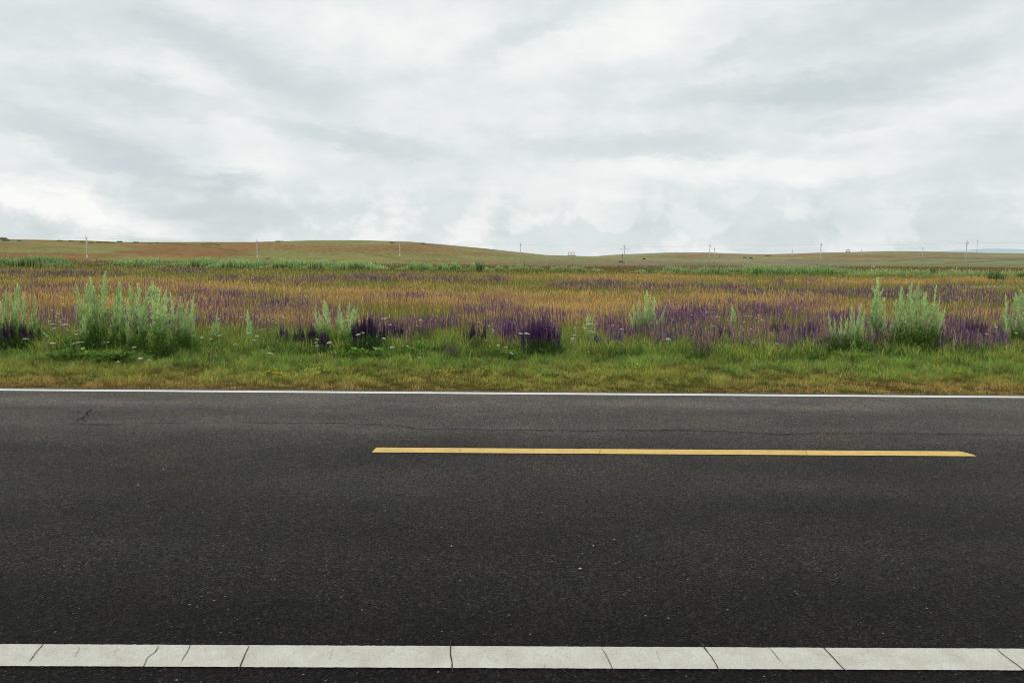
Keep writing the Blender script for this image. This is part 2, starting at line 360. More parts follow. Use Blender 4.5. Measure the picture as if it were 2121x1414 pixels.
# ------------------------------------------------------------------ road
def road_z(y): return CROWN * (1 - ((y - YC) / 3.65) ** 2)
def asphalt_material():
    m, nt, b = mat('asphalt')
    ge = nd(nt, 'ShaderNodeNewGeometry'); Lk = nt.links.new
    def noise(scale, det, rough=.6, vec=None, sc3=None):
        n = nd(nt, 'ShaderNodeTexNoise'); n.inputs['Scale'].default_value = scale; n.inputs['Detail'].default_value = det; n.inputs['Roughness'].default_value = rough
        if sc3:
            mp = nd(nt, 'ShaderNodeMapping'); mp.inputs['Scale'].default_value = sc3; Lk(ge.outputs['Position'], mp.inputs[0]); Lk(mp.outputs[0], n.inputs['Vector'])
        else: Lk(ge.outputs['Position'], n.inputs['Vector'])
        return n.outputs['Fac']
    def mr(s, a, b_, c, d):
        n = nd(nt, 'ShaderNodeMapRange'); Lk(s, n.inputs[0])
        for i, v in enumerate((a, b_, c, d)): n.inputs[i + 1].default_value = v
        return n.outputs[0]
    def math_(op, a, b_=None):
        n = nd(nt, 'ShaderNodeMath', operation=op)
        for i, v in enumerate((a, b_)):
            if v is None: continue
            if isinstance(v, (int, float)): n.inputs[i].default_value = v
            else: Lk(v, n.inputs[i])
        return n.outputs[0]
    def mixrgb(f, a, b_):
        n = nd(nt, 'ShaderNodeMix', data_type='RGBA')
        if isinstance(f, (int, float)): n.inputs[0].default_value = f
        else: Lk(f, n.inputs[0])
        for i, v in ((6, a), (7, b_)):
            if isinstance(v, tuple): n.inputs[i].default_value = v + (1,)
            else: Lk(v, n.inputs[i])
        return n.outputs[2]
    vo = nd(nt, 'ShaderNodeTexVoronoi'); vo.inputs['Scale'].default_value = 95; Lk(ge.outputs['Position'], vo.inputs['Vector'])
    vo2 = nd(nt, 'ShaderNodeTexVoronoi'); vo2.inputs['Scale'].default_value = 42; Lk(ge.outputs['Position'], vo2.inputs['Vector'])
    sp1 = nd(nt, 'ShaderNodeSeparateColor'); Lk(vo.outputs['Color'], sp1.inputs[0])
    sp2 = nd(nt, 'ShaderNodeSeparateColor'); Lk(vo2.outputs['Color'], sp2.inputs[0])
    fine = noise(150, 3, .7)
    mid = noise(28, 4, .65)
    big = noise(.9, 5, .6, sc3=(.55, 1.3, 1))
    hue = noise(2.1, 6, .7)
    sy_ = nd(nt, 'ShaderNodeSeparateXYZ'); Lk(ge.outputs['Position'], sy_.inputs[0])
    base = mixrgb(mr(hue, .45, .62, 0, .75), (.034, .0310, .0280), (.046, .036, .028))
    stone = math_('MULTIPLY', mr(sp1.outputs[0], 0, 1, .3, 1.9), mr(fine, .3, .7, .4, 1.7))
    grit = noise(62, 2, .6); coarse = noise(38, 2, .5)
    stone = math_('MULTIPLY', stone, math_('MULTIPLY', mr(mid, .32, .68, .62, 1.38), math_('MULTIPLY', mr(grit, .30, .70, .30, 1.75), mr(coarse, .35, .65, .68, 1.32))))
    stone = math_('MULTIPLY', stone, mr(big, .3, .7, .70, 1.28))
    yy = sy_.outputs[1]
    # polished wheel tracks in both lanes, wandering a little
    wob = mr(noise(.35, 2), .3, .7, -.25, .25)
    def band(c, w):
        q = math_('DIVIDE', math_('SUBTRACT', math_('ADD', yy, wob), c), w); return math_('EXPONENT', math_('MULTIPLY', math_('MULTIPLY', q, q), -1.0))
    tr_ = math_('ADD', math_('ADD', band(4.5, .38), band(6.1, .38)), math_('ADD', band(8.2, .40), band(9.8, .38)))
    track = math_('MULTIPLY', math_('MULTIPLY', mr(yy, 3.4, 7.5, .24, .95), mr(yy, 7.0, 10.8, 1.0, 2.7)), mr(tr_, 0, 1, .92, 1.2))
    # track also paints in grazing sky reflection: base colour brightens towards the far edge
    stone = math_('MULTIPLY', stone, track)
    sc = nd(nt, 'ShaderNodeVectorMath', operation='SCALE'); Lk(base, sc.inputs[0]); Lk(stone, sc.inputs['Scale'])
    # pale aggregate chips
    chip = math_('MULTIPLY', mr(sp2.outputs[1], .972, .986, 0, .9), mr(vo2.outputs['Distance'], .30, .12, 0, 1))
    chip2 = math_('MULTIPLY', mr(sp1.outputs[1], .965, .985, 0, .45), mr(vo.outputs['Distance'], .5, .2, 0, 1))
    chipc = mixrgb(sp2.outputs[2], (.22, .2, .16), (.30, .31, .30))
    col = mixrgb(math_('MAXIMUM', chip, chip2), sc.outputs[0], chipc)
    # dark pits
    pit = math_('MULTIPLY', mr(sp2.outputs[0], .86, .93, 0, 1), mr(vo2.outputs['Distance'], .42, .15, 0, .85))
    col = mixrgb(pit, col, (.006, .006, .006))
    Lk(col, b.inputs['Base Color'])
    Lk(mr(mid, .3, .7, .52, .74), b.inputs['Roughness']); b.inputs['Specular IOR Level'].default_value = .07
    hgt = math_('ADD', math_('MULTIPLY', fine, .5), math_('ADD', math_('MULTIPLY', math_('SUBTRACT', 1.0, vo.outputs['Distance']), .8), math_('MULTIPLY', mid, .6)))
    hgt = math_('SUBTRACT', hgt, math_('MULTIPLY', pit, .8))
    bu = nd(nt, 'ShaderNodeBump'); bu.inputs['Strength'].default_value = .8; bu.inputs['Distance'].default_value = .008
    Lk(hgt, bu.inputs['Height']); Lk(bu.outputs[0], b.inputs['Normal'])
    return m
def build_road():
    xs = np.concatenate([np.linspace(-600, -16, 60, endpoint=False), np.linspace(-16, 16, 641), np.linspace(16, 600, 61)[1:]])
    V = []; 
    ys = [3.02, 3.06] + list(np.linspace(3.2, 10.95, 40)) + [11.045, 11.075]
    rows = []
    for j, y in enumerate(ys):
        yy = np.full_like(xs, y); zz = np.full_like(xs, road_z(y))
        if j in (0, 1): yy = yy + (N1(xs * 3.1, xs * 0 + 2.2, 3) - .5) * .10; 
        if j >= len(ys) - 2: yy = yy + (N2(xs * 2.7, xs * 0 + 8.2, 4) - .5) * .13
        if j in (0, len(ys) - 1): zz = zz - .12
        V.append(np.stack([xs, yy, zz], 1))
    n = len(xs); V = np.concatenate(V)
    i = np.arange(n - 1); F = []
    for j in range(len(ys) - 1): F.append(np.stack([j * n + i, j * n + i + 1, (j + 1) * n + i + 1, (j + 1) * n + i], 1))
    me = tri_mesh('road', V, np.concatenate(F), smooth=True)
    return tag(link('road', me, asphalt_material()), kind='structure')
road = build_road()
def road_pt(px, py, lift=.006):
    z = .05
    for _ in range(6):
        p = gp(px, py, z); z = road_z(p[1]) + lift
    return gp(px, py, z)
def paint(name, col, dirt, thresh):
    m, nt, b = mat(name); Lk = nt.links.new
    ge = nd(nt, 'ShaderNodeNewGeometry')
    def nz(s, d, r=.6):
        n = nd(nt, 'ShaderNodeTexNoise'); n.inputs['Scale'].default_value = s; n.inputs['Detail'].default_value = d; n.inputs['Roughness'].default_value = r; Lk(ge.outputs['Position'], n.inputs[0]); return n.outputs['Fac']
    def ramp(s, p0, p1, c0, c1):
        n = nd(nt, 'ShaderNodeValToRGB'); n.color_ramp.elements[0].position = p0; n.color_ramp.elements[1].position = p1; n.color_ramp.elements[0].color = c0 + (1,); n.color_ramp.elements[1].color = c1 + (1,); Lk(s, n.inputs[0]); return n.outputs[0]
    a = ramp(nz(7, 8, .7), .35, .68, col, dirt)
    g = ramp(nz(120, 3, .7), .28, .5, (.55, .52, .45), (1, 1, 1))
    mx = nd(nt, 'ShaderNodeMix', data_type='RGBA', blend_type='MULTIPLY'); mx.inputs[0].default_value = .8; Lk(a, mx.inputs[6]); Lk(g, mx.inputs[7])
    w = ramp(nz(60, 7, .75), thresh, thresh + .03, (1, 1, 1), (0, 0, 0))
    m2 = nd(nt, 'ShaderNodeMix', data_type='RGBA'); Lk(w, m2.inputs[0]); Lk(mx.outputs[2], m2.inputs[6]); m2.inputs[7].default_value = (.10, .09, .07, 1)
    Lk(m2.outputs[2], b.inputs['Base Color']); b.inputs['Roughness'].default_value = .8; b.inputs['Specular IOR Level'].default_value = .25
    bu = nd(nt, 'ShaderNodeBump'); bu.inputs['Strength'].default_value = .25; bu.inputs['Distance'].default_value = .003; Lk(nz(90, 5), bu.inputs['Height']); Lk(bu.outputs[0], b.inputs['Normal'])
    return m
M_WHITE = paint('white_road_paint', (.64, .635, .57), (.50, .48, .41), .30)
M_WHITE_FAR = paint('bright_white_road_paint', (.82, .82, .78), (.66, .66, .62), .27)
M_YELLOW = paint('yellow_road_paint', (.80, .55, .18), (.62, .42, .14), .335)
def stripe(name, y0, y1, x0, x1, m, step=.012, jitter=.006, ends=None):
    xs = np.arange(x0, x1, step) if x1 - x0 < 60 else np.concatenate([np.arange(x0, -12, 2.0), np.arange(-12, 12, step), np.arange(12, x1, 2.0)])
    a = y0 + (N3(xs * 60, xs * 0 + y0, 3, .7) - .5) * jitter; b = y1 + (N4(xs * 60, xs * 0 + y1, 3, .7) - .5) * jitter
    if ends is not None: a, b = ends(xs, a, b)
    mid1 = a + (b - a) * .33; mid2 = a + (b - a) * .67
    R_ = [np.stack([xs, y, road_z(y) + .004], 1) for y in (a, mid1, mid2, b)]
    V = np.concatenate(R_); n = len(xs); i = np.arange(n - 1)
    F = np.concatenate([np.stack([j * n + i, j * n + i + 1, (j + 1) * n + i + 1, (j + 1) * n + i], 1) for j in range(3)])
    return link(name, tri_mesh(name, V, F), m)
near_line = tag(stripe('near_edge_line', YN - .101, YN + .084, -300, 300, M_WHITE), kind='structure')
far_line = tag(stripe('far_edge_line', YF - .1, YF + .1, -300, 300, M_WHITE_FAR, jitter=.008), kind='structure')
pL0 = road_pt(770, 936); pL1 = road_pt(778, 925.5); pR0 = road_pt(2024, 943.5); pR1 = road_pt(1988, 934)
def dash_ends(xs, a, b):
    # left end cut on a slant, right end drawn out to a tapered tip
    y0, y1 = a.copy(), b.copy()
    tl = np.clip((xs - pL0[0]) / max(.001, pL1[0] - pL0[0]), 0, 1); b2 = y0 + (y1 - y0) * np.maximum(tl, .04)
    tr = np.clip((pR0[0] - xs) / (pR0[0] - pR1[0]), 0, 1); b2 = np.minimum(b2, y0 + (y1 - y0) * np.maximum(np.sqrt(tr) * .95 + tr * .05, .03))
    return y0, b2
ymid0 = (pL0[1] + pR0[1]) / 2; ymid1 = (pL1[1] + pR1[1]) / 2
yellow = tag(stripe('centre_dash', ymid0, ymid1, pL0[0], pR0[0], M_YELLOW, step=.01, jitter=.004, ends=dash_ends), kind='structure')
# neighbours of the dash, outside the frame but part of the place
for k, dx in enumerate((-15.0, 15.0)):
    tag(stripe('centre_dash', ymid0, ymid1, pL0[0] + dx, pR0[0] + dx, M_YELLOW, step=.05, jitter=.004), kind='structure')

M_CRACK = simple('dark_crack', (.017, .013, .011), 1, .3, 20, 0)  # near-black brown of the road cracks
M_CRACK3 = simple('shallow_crack', (.055, .05, .042), 1, .5, 60, 0)
M_CRACK2 = simple('crack_edge_dust', (.30, .20, .08), 1, .4, 30, 0)
def ribbon(name, pts_px, w, parent, m, seed, lift=.0075, jx=.012, breaks=.0, wav=1.0):
    P = np.array([road_pt(a, b) for a, b in pts_px])
    seg = np.concatenate([[0], np.cumsum(np.linalg.norm(np.diff(P[:, :2], axis=0), axis=1))])
    n = max(8, int(seg[-1] / .018)); t = np.linspace(0, seg[-1], n)
    X = np.interp(t, seg, P[:, 0]); Y = np.interp(t, seg, P[:, 1])
    dx = np.gradient(X); dy = np.gradient(Y); l = np.hypot(dx, dy) + 1e-9; nx, ny = -dy / l, dx / l
    off = (N1(t * 7 + seed * 13.1, t * 0 + seed, 4, .6) - .5) * 2 * jx
    X = X + nx * off; Y = Y + ny * off
    ww = w * (.35 + 1.3 * N2(t * 11 + seed * 3.7, t * 0 + 1, 3, .7)) * np.minimum(1, np.minimum(t, seg[-1] - t) / .03 + .05)
    if breaks: ww = ww * (N3(t * 3.1 + seed, t * 0 + 3, 3, .6) > breaks)
    A = np.stack([X + nx * ww / 2, Y + ny * ww / 2], 1); B = np.stack([X - nx * ww / 2, Y - ny * ww / 2], 1)
    V = np.concatenate([np.c_[A, road_z(A[:, 1]) + lift], np.c_[B, road_z(B[:, 1]) + lift]])
    keep = np.where((ww[:-1] > 1e-4) & (ww[1:] > 1e-4))[0]
    F = np.stack([keep + n, keep + n + 1, keep + 1, keep], 1)
    return link(name, tri_mesh(name, V, F), m, parent)
mainc = [(160, 877), (210, 878.5), (300, 876.5), (400, 875.5), (500, 874.5), (600, 876), (700, 876), (770, 878), (820, 880.5), (870, 888.5), (940, 888), (1060, 891), (1160, 890), (1210, 892.5), (1310, 890.5), (1400, 890.5), (1500, 893), (1620, 899.5), (1690, 897), (1900, 898), (2121, 901), (2400, 905)]
ribbon('crack', mainc, .014, road, M_CRACK, 1, jx=.02, breaks=.22)
ribbon('crack', [(-300, 842), (0, 846), (60, 845), (130, 848), (190, 848)], .009, road, M_CRACK, 2, breaks=.36)
ribbon('crack', [(190, 846), (178, 856), (183, 861), (163, 869), (160, 875), (145, 881)], .010, road, M_CRACK, 3, jx=.03)
ribbon('crack', [(175, 862), (168, 867), (176, 872)], .008, road, M_CRACK, 31, jx=.02)
ribbon('crack', [(150, 850), (172, 855), (186, 853), (200, 851)], .006, road, M_CRACK, 32, jx=.02)
ribbon('crack', [(2060, 866), (2085, 873), (2121, 878)], .012, road, M_CRACK, 4, breaks=.3)
ribbon('crack', [(290, 877), (330, 872), (390, 871)], .010, road, M_CRACK, 6, breaks=.4)
for i, (pts, w) in enumerate([([(90, 1334), (80, 1346), (58, 1372)], .006), ([(330, 1335), (322, 1350), (306, 1361), (298, 1379)], .007), ([(395, 1335), (392, 1343), (376, 1371)], .005),
        ([(517, 1335), (507, 1355), (497, 1380)], .007), ([(934, 1336), (932, 1353), (937, 1382)], .008), ([(1244, 1338), (1253, 1352), (1268, 1382)], .005),
        ([(1458, 1339), (1474, 1360), (1487, 1384)], .007), ([(1592, 1339), (1604, 1353), (1618, 1370)], .005), ([(1703, 1339), (1727, 1364), (1748, 1385)], .008), ([(2062, 1340), (2085, 1361), (2119, 1386)], .006),
        ([(168, 1336), (160, 1352), (150, 1364)], .0018), ([(243, 1338), (236, 1356)], .0022), ([(1127, 1372), (1127, 1384)], .004), ([(690, 1340), (680, 1372)], .0016), ([(1358, 1343), (1372, 1380)], .0016)]):
    (xa, ya), (xb, yb2) = pts[0], pts[-1]; dx_, dy_ = (xb - xa) / (yb2 - ya), 1
    full = w > .0045
    pp = ([(xa - dx_ * 14, ya - 14)] if full and i % 2 == 0 else []) + pts + ([(xb + dx_ * 12, yb2 + 12)] if full and yb2 > 1378 else [])
    ribbon('crack', pp, w * .66, near_line, M_CRACK3, 10 + i, jx=.007, breaks=.18)
for i, x in enumerate((954, 1245, 1668)):
    y0 = 925.5 + (x - 778) * .0070; ribbon('crack', [(x, y0 + 1), (x + random.uniform(-8, 12), y0 + 10)], .004, yellow, M_CRACK2, 40 + i, jx=.006)

# small debris lying on the asphalt
pb = Buf()
M_PEBBLE = leafmat('pebble', 0)
def pebble(px, py, s, col):
    p = road_pt(px, py, 0)
    bm = bmesh.new(); bmesh.ops.create_icosphere(bm, subdivisions=1, radius=1)
    for v in bm.verts: v.co = Vector((v.co.x * s * random.uniform(.8, 1.5), v.co.y * s * random.uniform(.7, 1.1), (v.co.z * .45 + .35) * s * random.uniform(.8, 1.1)))
    me = bm_mesh('pebble', bm)
    a = me.color_attributes.new('Col', 'FLOAT_COLOR', 'POINT')
    for d in a.data: d.color = col + (1,)
    o = link('pebble', me, M_PEBBLE, loc=(p[0], p[1], road_z(p[1]) + .001)); o.rotation_euler.z = random.uniform(0, 3)
    return o
for px, py, s, c, lb in [(287, 1005, .012, (.42, .27, .10), 'tan dry leaf fragment lying flat on the left part of the near lane'), (935, 1131, .007, (.5, .5, .46), 'pale grey stone chip on the near lane left of centre, below the yellow dash end'),
                         (1229, 1130, .007, (.48, .46, .36), 'pale tan stone chip on the near lane right of the road centre'), (1272, 1117, .006, (.45, .45, .42), 'small grey stone chip just above the tan one on the near lane'),
                         (1201, 1178, .008, (.5, .5, .48), 'largest white stone chip on the near lane, lowest of the central chips'), (338, 973, .010, (.36, .24, .1), 'brown fragment on the asphalt between leaf fragment and long crack')]:
    tag(pebble(px, py, s, c), lb, 'stone chip', 'loose chips on the asphalt')

# ------------------------------------------------------------------ vegetation, uncountable
def scatter(n, y0, y1, power=2.0, half=.80):
    """points over the field, density falling off with distance squared"""
    az = (rng.random(n) * 2 - 1) * half
    u = rng.random(n)
    r0, r1 = y0, y1 / math.cos(half)
    if power == 2: r = r0 * (r1 / r0) ** u
    else:
        k = 2 - power; r = (r0 ** k + u * (r1 ** k - r0 ** k)) ** (1 / k)
    y = r; x = y * np.tan(az)
    ok = (y < y1)
    return x[ok], y[ok]
def verge_mix(x, y):
    n = N1(x / 1.3, y / .45, 4); m = N2(x / 5 + 4, y / .8, 3); f = N5(x / .35, y / .25, 2)
    dist = y - 11.0
    dry = ss(1.9, .2, dist + (n - .5) * 2.6) * (.30 + 1.2 * ss(.38, .62, m)) + (f - .5) * .8 + .12 * ss(3.5, 1.5, dist)
    return np.clip(dry, 0, 1)
def build_verge():
    B = Buf()
    # mown turf next to the asphalt
    n = 280000
    x = (rng.random(n) * 2 - 1) * 13.5; y = 11.0 + rng.random(n) ** 1.0 * 4.6
    edge = 11.06 + (N2(x * 2.7, x * 0 + 8.2, 4) - .5) * .13 
    ok = (np.abs(x) < y * .84) & (y > edge); x, y = x[ok], y[ok]; n = len(x)
    d = y - 11
    cl = N3(x / .17, y / .17, 2); cl2 = N4(x / .6, y / .5, 3); cl3 = N2(x / 2.1 + 7, y / 1.1, 2)
    tuft = ss(.35, .75, cl) * .8 + ss(.42, .7, cl2) * .7
    h = (.025 + .030 * ss(0, 1.2, d) + .050 * ss(1.6, 4.2, d)) * (.35 + tuft * 1.1) * (.6 + .8 * rng.random(n))
    dry = np.clip(verge_mix(x, y) + .35 * ss(1.3, .1, d) * ss(.35, .6, cl3) + .45 * ss(-1, -7, x) * ss(1.5, .2, d), 0, 1)
    isdry = rng.random(n) < dry * .85 + .08
    g1 = mixc((.17, .22, .035), (.30, .31, .055), N5(x / .5, y / .35, 3)); g1 = mixc(g1, (.13, .25, .045), ss(1.7, 3.4, d + (cl2 - .5) * 3 + (cl3 - .5) * 3) * .75)
    dc = mixc((.40, .27, .09), (.27, .155, .05), rng.random(n))
    c = np.where(isdry[:, None], dc, g1)
    c = c * (.32 + .60 * ss(.3, .7, cl) + .34 * ss(.3, .65, cl2))[:, None]
    c = jit(c, n, .28)
    lean = rng.normal(size=(n, 2)) * (h * .6)[:, None]
    z = terrain(x, y) - .005
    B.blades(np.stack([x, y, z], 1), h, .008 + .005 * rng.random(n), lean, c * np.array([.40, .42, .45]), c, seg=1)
    # lying straw
    n = 2200
    x = (rng.random(n) * 2 - 1) * 12.5; y = 11.3 + rng.random(n) * 3.5
    P = np.stack([x, y, terrain(x, y) + .02 + .05 * ss(11, 14, y)], 1)
    D = np.stack([rng.normal(size=n), rng.normal(size=n) * .6, rng.random(n) * .5], 1); D /= np.linalg.norm(D, axis=1, keepdims=True)
    B.leaves(P, D, .06 + .09 * rng.random(n), .005, jit((.30, .26, .13), n, .3))
    me = B.mesh('verge_grass')
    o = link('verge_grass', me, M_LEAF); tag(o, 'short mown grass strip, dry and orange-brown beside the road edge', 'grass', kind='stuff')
    # taller green grass in front of the flowers
    B = Buf(); n = 190000
    x = (rng.random(n) * 2 - 1) * 17; y = 14.0 + rng.random(n) * 5.0
    ok = np.abs(x) < y * .84; x, y = x[ok], y[ok]; n = len(x)
    cl = N3(x / .28, y / .28, 2); cl2 = N1(x / 1.3, y / .8, 3)
    up = ss(14.3, 15.5, y + (cl2 - .5) * 1.1)
    h = (.04 + .17 * up) * (.3 + 1.5 * ss(.3, .8, cl)) * (.55 + .7 * rng.random(n))
    g = mixc((.085, .17, .03), (.20, .27, .045), ss(.3, .7, cl2)); g = mixc(g, (.30, .32, .07), (rng.random(n) < .3) * .9); g = g * (.38 + .72 * ss(.3, .7, cl))[:, None]
    g = mixc(g, (.40, .30, .12), (rng.random(n) < .10) * 1.0)
    c = jit(g, n, .3)
    lean = rng.normal(size=(n, 2)) * (h * .32)[:, None]
    k = rng.random(n) < .3
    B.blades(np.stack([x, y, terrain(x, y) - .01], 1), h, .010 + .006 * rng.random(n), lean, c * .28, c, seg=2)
    # broad low weeds
    m = 1500; cx_ = (rng.random(m) * 2 - 1) * 14; cy_ = 15.0 + rng.random(m) ** 1.1 * 3.0
    q = rng.integers(0, m, 60000); n = len(q)
    D = rng.normal(size=(n, 3)); D[:, 2] = np.abs(D[:, 2]) * .8 + .2; D /= np.linalg.norm(D, axis=1, keepdims=True)
    rad = (.04 + .20 * rng.random(n)) * (.5 + .8 * rng.random(m))[q]; P = np.stack([cx_[q], cy_[q], np.zeros(n)], 1) + D * rad[:, None]; P[:, 2] += terrain(P[:, 0], P[:, 1]) + .02
    B.leaves(P, D, .035 + .03 * rng.random(n), .018, jit(mixc((.02, .05, .010), (.10, .185, .03), np.clip(rad / .24, 0, 1) ** 1.5) * (.55 + .9 * rng.random(m))[q][:, None], n, .25))
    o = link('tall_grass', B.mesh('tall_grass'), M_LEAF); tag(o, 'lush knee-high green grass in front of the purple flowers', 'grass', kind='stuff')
    # grass at the photographer's feet, under the lower edge
    B = Buf(); n = 9000
    x = (rng.random(n) * 2 - 1) * 4; y = 3.08 - rng.random(n) ** 1.5 * 1.0
    ok = N1(x * 1.8, y, 2) > .44; x, y = x[ok], y[ok]; n = len(x)
    h = .05 + .11 * rng.random(n)
    c = jit(mixc((.16, .13, .05), (.12, .13, .03), rng.random(n)), n, .3)
    B.blades(np.stack([x, y, terrain(x, y)], 1), h, .004, rng.normal(size=(n, 2)) * .02 + np.array([0, .012]), c * .5, c, seg=2)
    o = link('roadside_grass', B.mesh('roadside_grass'), M_LEAF); tag(o, 'sparse dry grass tips along the near edge of the asphalt', 'grass', kind='stuff')
build_verge()

def build_gravel():
    n = 9000
    x = (rng.random(n) * 2 - 1) * 12; far = rng.random(n) < .8
    y = np.where(far, 11.0 + np.abs(rng.normal(size=n)) * .07, 3.14 - np.abs(rng.normal(size=n)) * .05)
    z = np.where((y > 3.05) & (y < 11.05), road_z(y), road_z(y) - .03)
    s = .004 + .007 * rng.random(n) ** 2
    base = np.array([[-.8, -.6, 0], [.9, -.5, 0], [.1, 1, 0], [0, 0, 1.0]]); A = rng.random(n) * 6.3
    Rm = np.stack([np.stack([np.cos(A), -np.sin(A), 0 * A], 1), np.stack([np.sin(A), np.cos(A), 0 * A], 1), np.stack([0 * A, 0 * A, 0 * A + 1], 1)], 1)
    V = np.einsum('nij,kj->nki', Rm, base) * s[:, None, None] + np.stack([x, y, z], 1)[:, None, :]
    F = (np.arange(n) * 4)[:, None, None] + np.array([[0, 1, 3], [1, 2, 3], [2, 0, 3]])
    C = np.repeat(jit(mixc((.16, .14, .11), (.34, .32, .28), rng.random(n)), n, .2), 4, axis=0)
    o = link('gravel', tri_mesh('gravel', V.reshape(-1, 3), F.reshape(-1, 3), C), M_PEBBLE); tag(o, 'loose grit gathered along the crumbling edges of the asphalt', 'gravel', kind='stuff')
build_gravel()

def build_meadow():
    # green and dry stalks
    G = Buf(); Dg = Buf(); Pu = Buf()
    n = 430000
    x, y = scatter(n, 15.8, 155); n = len(x)
    o, g, p = field(x, y)
    r = np.hypot(x, y); cl = N1(x / .8, y / .9, 3)
    isdry = rng.random(n) < np.clip(o * 1.15 - .08, .06, .96)
    isdry &= y > 17.2
    z = terrain(x, y)
    # ------- green
    k = ~isdry; m = int(k.sum())
    h = (.20 + .26 * cl[k]) * (.6 + .7 * rng.random(m)); w = np.maximum(.006, r[k] * .00055)
    gc = mixc((.13, .19, .035), (.26, .27, .055), N2(x[k] / 3, y[k] / 3, 3)); gc = jit(mixc(gc, (.32, .26, .07), (rng.random(m) < .3) * .7 * ss(18, 24, y[k])), m, .26)
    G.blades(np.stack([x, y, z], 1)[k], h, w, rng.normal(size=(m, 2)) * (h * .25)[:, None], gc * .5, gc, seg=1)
    # ------- dry: thin stalk with a loose head
    k = isdry; m = int(k.sum()); P = np.stack([x, y, z], 1)[k]
    h = (.34 + .24 * cl[k]) * (.65 + .55 * rng.random(m)); w = np.maximum(.004, r[k] * .00042)
    hue = N4(x[k] / 2.5, y[k] / 4, 3)
    dc = mixc((.46, .29, .095), (.33, .19, .08), ss(.35, .65, hue)); dc = jit(mixc(dc, (.42, .32, .14), (rng.random(m) < .3) * 1.0), m, .2)
    ln = rng.normal(size=(m, 2)) * (h * .16)[:, None]
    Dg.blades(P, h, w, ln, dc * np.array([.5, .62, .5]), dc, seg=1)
    hd = P + np.concatenate([ln * .7, (h * .7)[:, None]], 1)
    Dg.blades(hd, h * .32, np.maximum(.010, r[k] * .0006), ln * .3, dc * .95, dc * 1.08, seg=3)
    # ------- purple sage
    n = 175000
    x, y = scatter(n, 15.6, 150); o, g, p = field(x, y)
    clump = N5(x / .45, y / .5, 2)
    k = rng.random(len(x)) < np.clip(p * 1.25 - .06, 0, 1) * (0.35 + 1.1 * ss(.3, .6, clump)); x, y, p = x[k], y[k], p[k]; n = len(x); z = terrain(x, y); r = np.hypot(x, y)
    hh = (.40 + .22 * N3(x / .7, y / .7, 2)) * (.75 + .45 * rng.random(n)); ln = rng.normal(size=(n, 2)) * .035
    P = np.stack([x, y, z], 1)
    Pu.blades(P, hh, np.maximum(.005, r * .0004), ln, (.05, .07, .025), (.07, .045, .07), seg=1)
    viv = np.clip(p * 1.15 + (N2(x / 4, y / 5, 3) - .5) * .9, 0, 1) 
    col = mixc((.24, .14, .15), (.11, .05, .13), viv)
    col = mixc(col, (.33, .19, .16), (rng.random(n) < .18) * .8)
    col = jit(col, n, .22)
    for i in range(6):
        t = .50 + i * .083
        q = P + np.concatenate([ln * t + rng.normal(size=(n, 2)) * .004, (hh * t)[:, None]], 1)
        Pu.blades(q, hh * .13, np.maximum(.020 * (1.15 - i * .13), r * .00058), rng.normal(size=(n, 2)) * .006, jit(col * (.75 + .1 * (i % 2)), n, .2), jit(col * 1.15, n, .2), seg=3)
    # leaves low down
    q = rng.integers(0, n, 90000); m = len(q)
    D = rng.normal(size=(m, 3)); D[:, 2] = np.abs(D[:, 2]) * .5; D /= np.linalg.norm(D, axis=1, keepdims=True)
    PP = P[q] + D * .04; PP[:, 2] = P[q][:, 2] + hh[q] * rng.random(m) * .5
    G.leaves(PP, D, .06, np.maximum(.016, r[q] * .0006), jit((.07, .11, .03), m, .3))
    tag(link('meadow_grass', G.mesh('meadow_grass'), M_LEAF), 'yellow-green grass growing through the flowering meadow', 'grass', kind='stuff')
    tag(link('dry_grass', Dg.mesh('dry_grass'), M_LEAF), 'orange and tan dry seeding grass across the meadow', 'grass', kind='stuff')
    tag(link('purple_sage_field', Pu.mesh('purple_sage_field'), M_FLOWER), 'bands of purple and mauve sage spikes spread across the meadow', 'flowers', kind='stuff')
    # tiny white specks: distant yarrow in the right band and left green
    Wb = Buf(); specks = []
    for cx_, cy_, rx, ry, m in [(2020, 600, 110, 6, 110), (560, 655, 45, 12, 26), (1680, 583, 60, 4, 14), (2060, 596, 60, 4, 40), (900, 580, 40, 5, 8), (1560, 580, 40, 6, 10), (460, 600, 200, 20, 14), (1480, 690, 200, 20, 20), (1610, 590, 15, 3, 8)]:
        for _ in range(m):
            g_ = gp(cx_ + random.gauss(0, rx * .5), cy_ + 8 + random.gauss(0, ry * .5)); specks.append(g_)
    S = np.array(specks); S[:, 2] = terrain(S[:, 0], S[:, 1]); n = len(S); r = np.hypot(S[:, 0], S[:, 1])
    hh = .42 + .15 * rng.random(n)
    Wb.blades(S, hh, np.maximum(.004, r * .0004), np.zeros((n, 2)), (.1, .13, .04), (.14, .17, .06), seg=1)
    for a in range(6):
        D = np.stack([np.full(n, math.cos(a * PI / 3)), np.full(n, math.sin(a * PI / 3)), np.full(n, .12)], 1)
        Wb.leaves(S + np.array([0, 0, 1]) * hh[:, None], D, np.maximum(.030, r * .0007), np.maximum(.02, r * .0006), jit((.62, .60, .52), n, .08))
    tag(link('distant_yarrow', Wb.mesh('distant_yarrow'), M_FLOWER), 'pinprick white yarrow heads scattered far into the meadow', 'flowers', kind='stuff')
build_meadow()

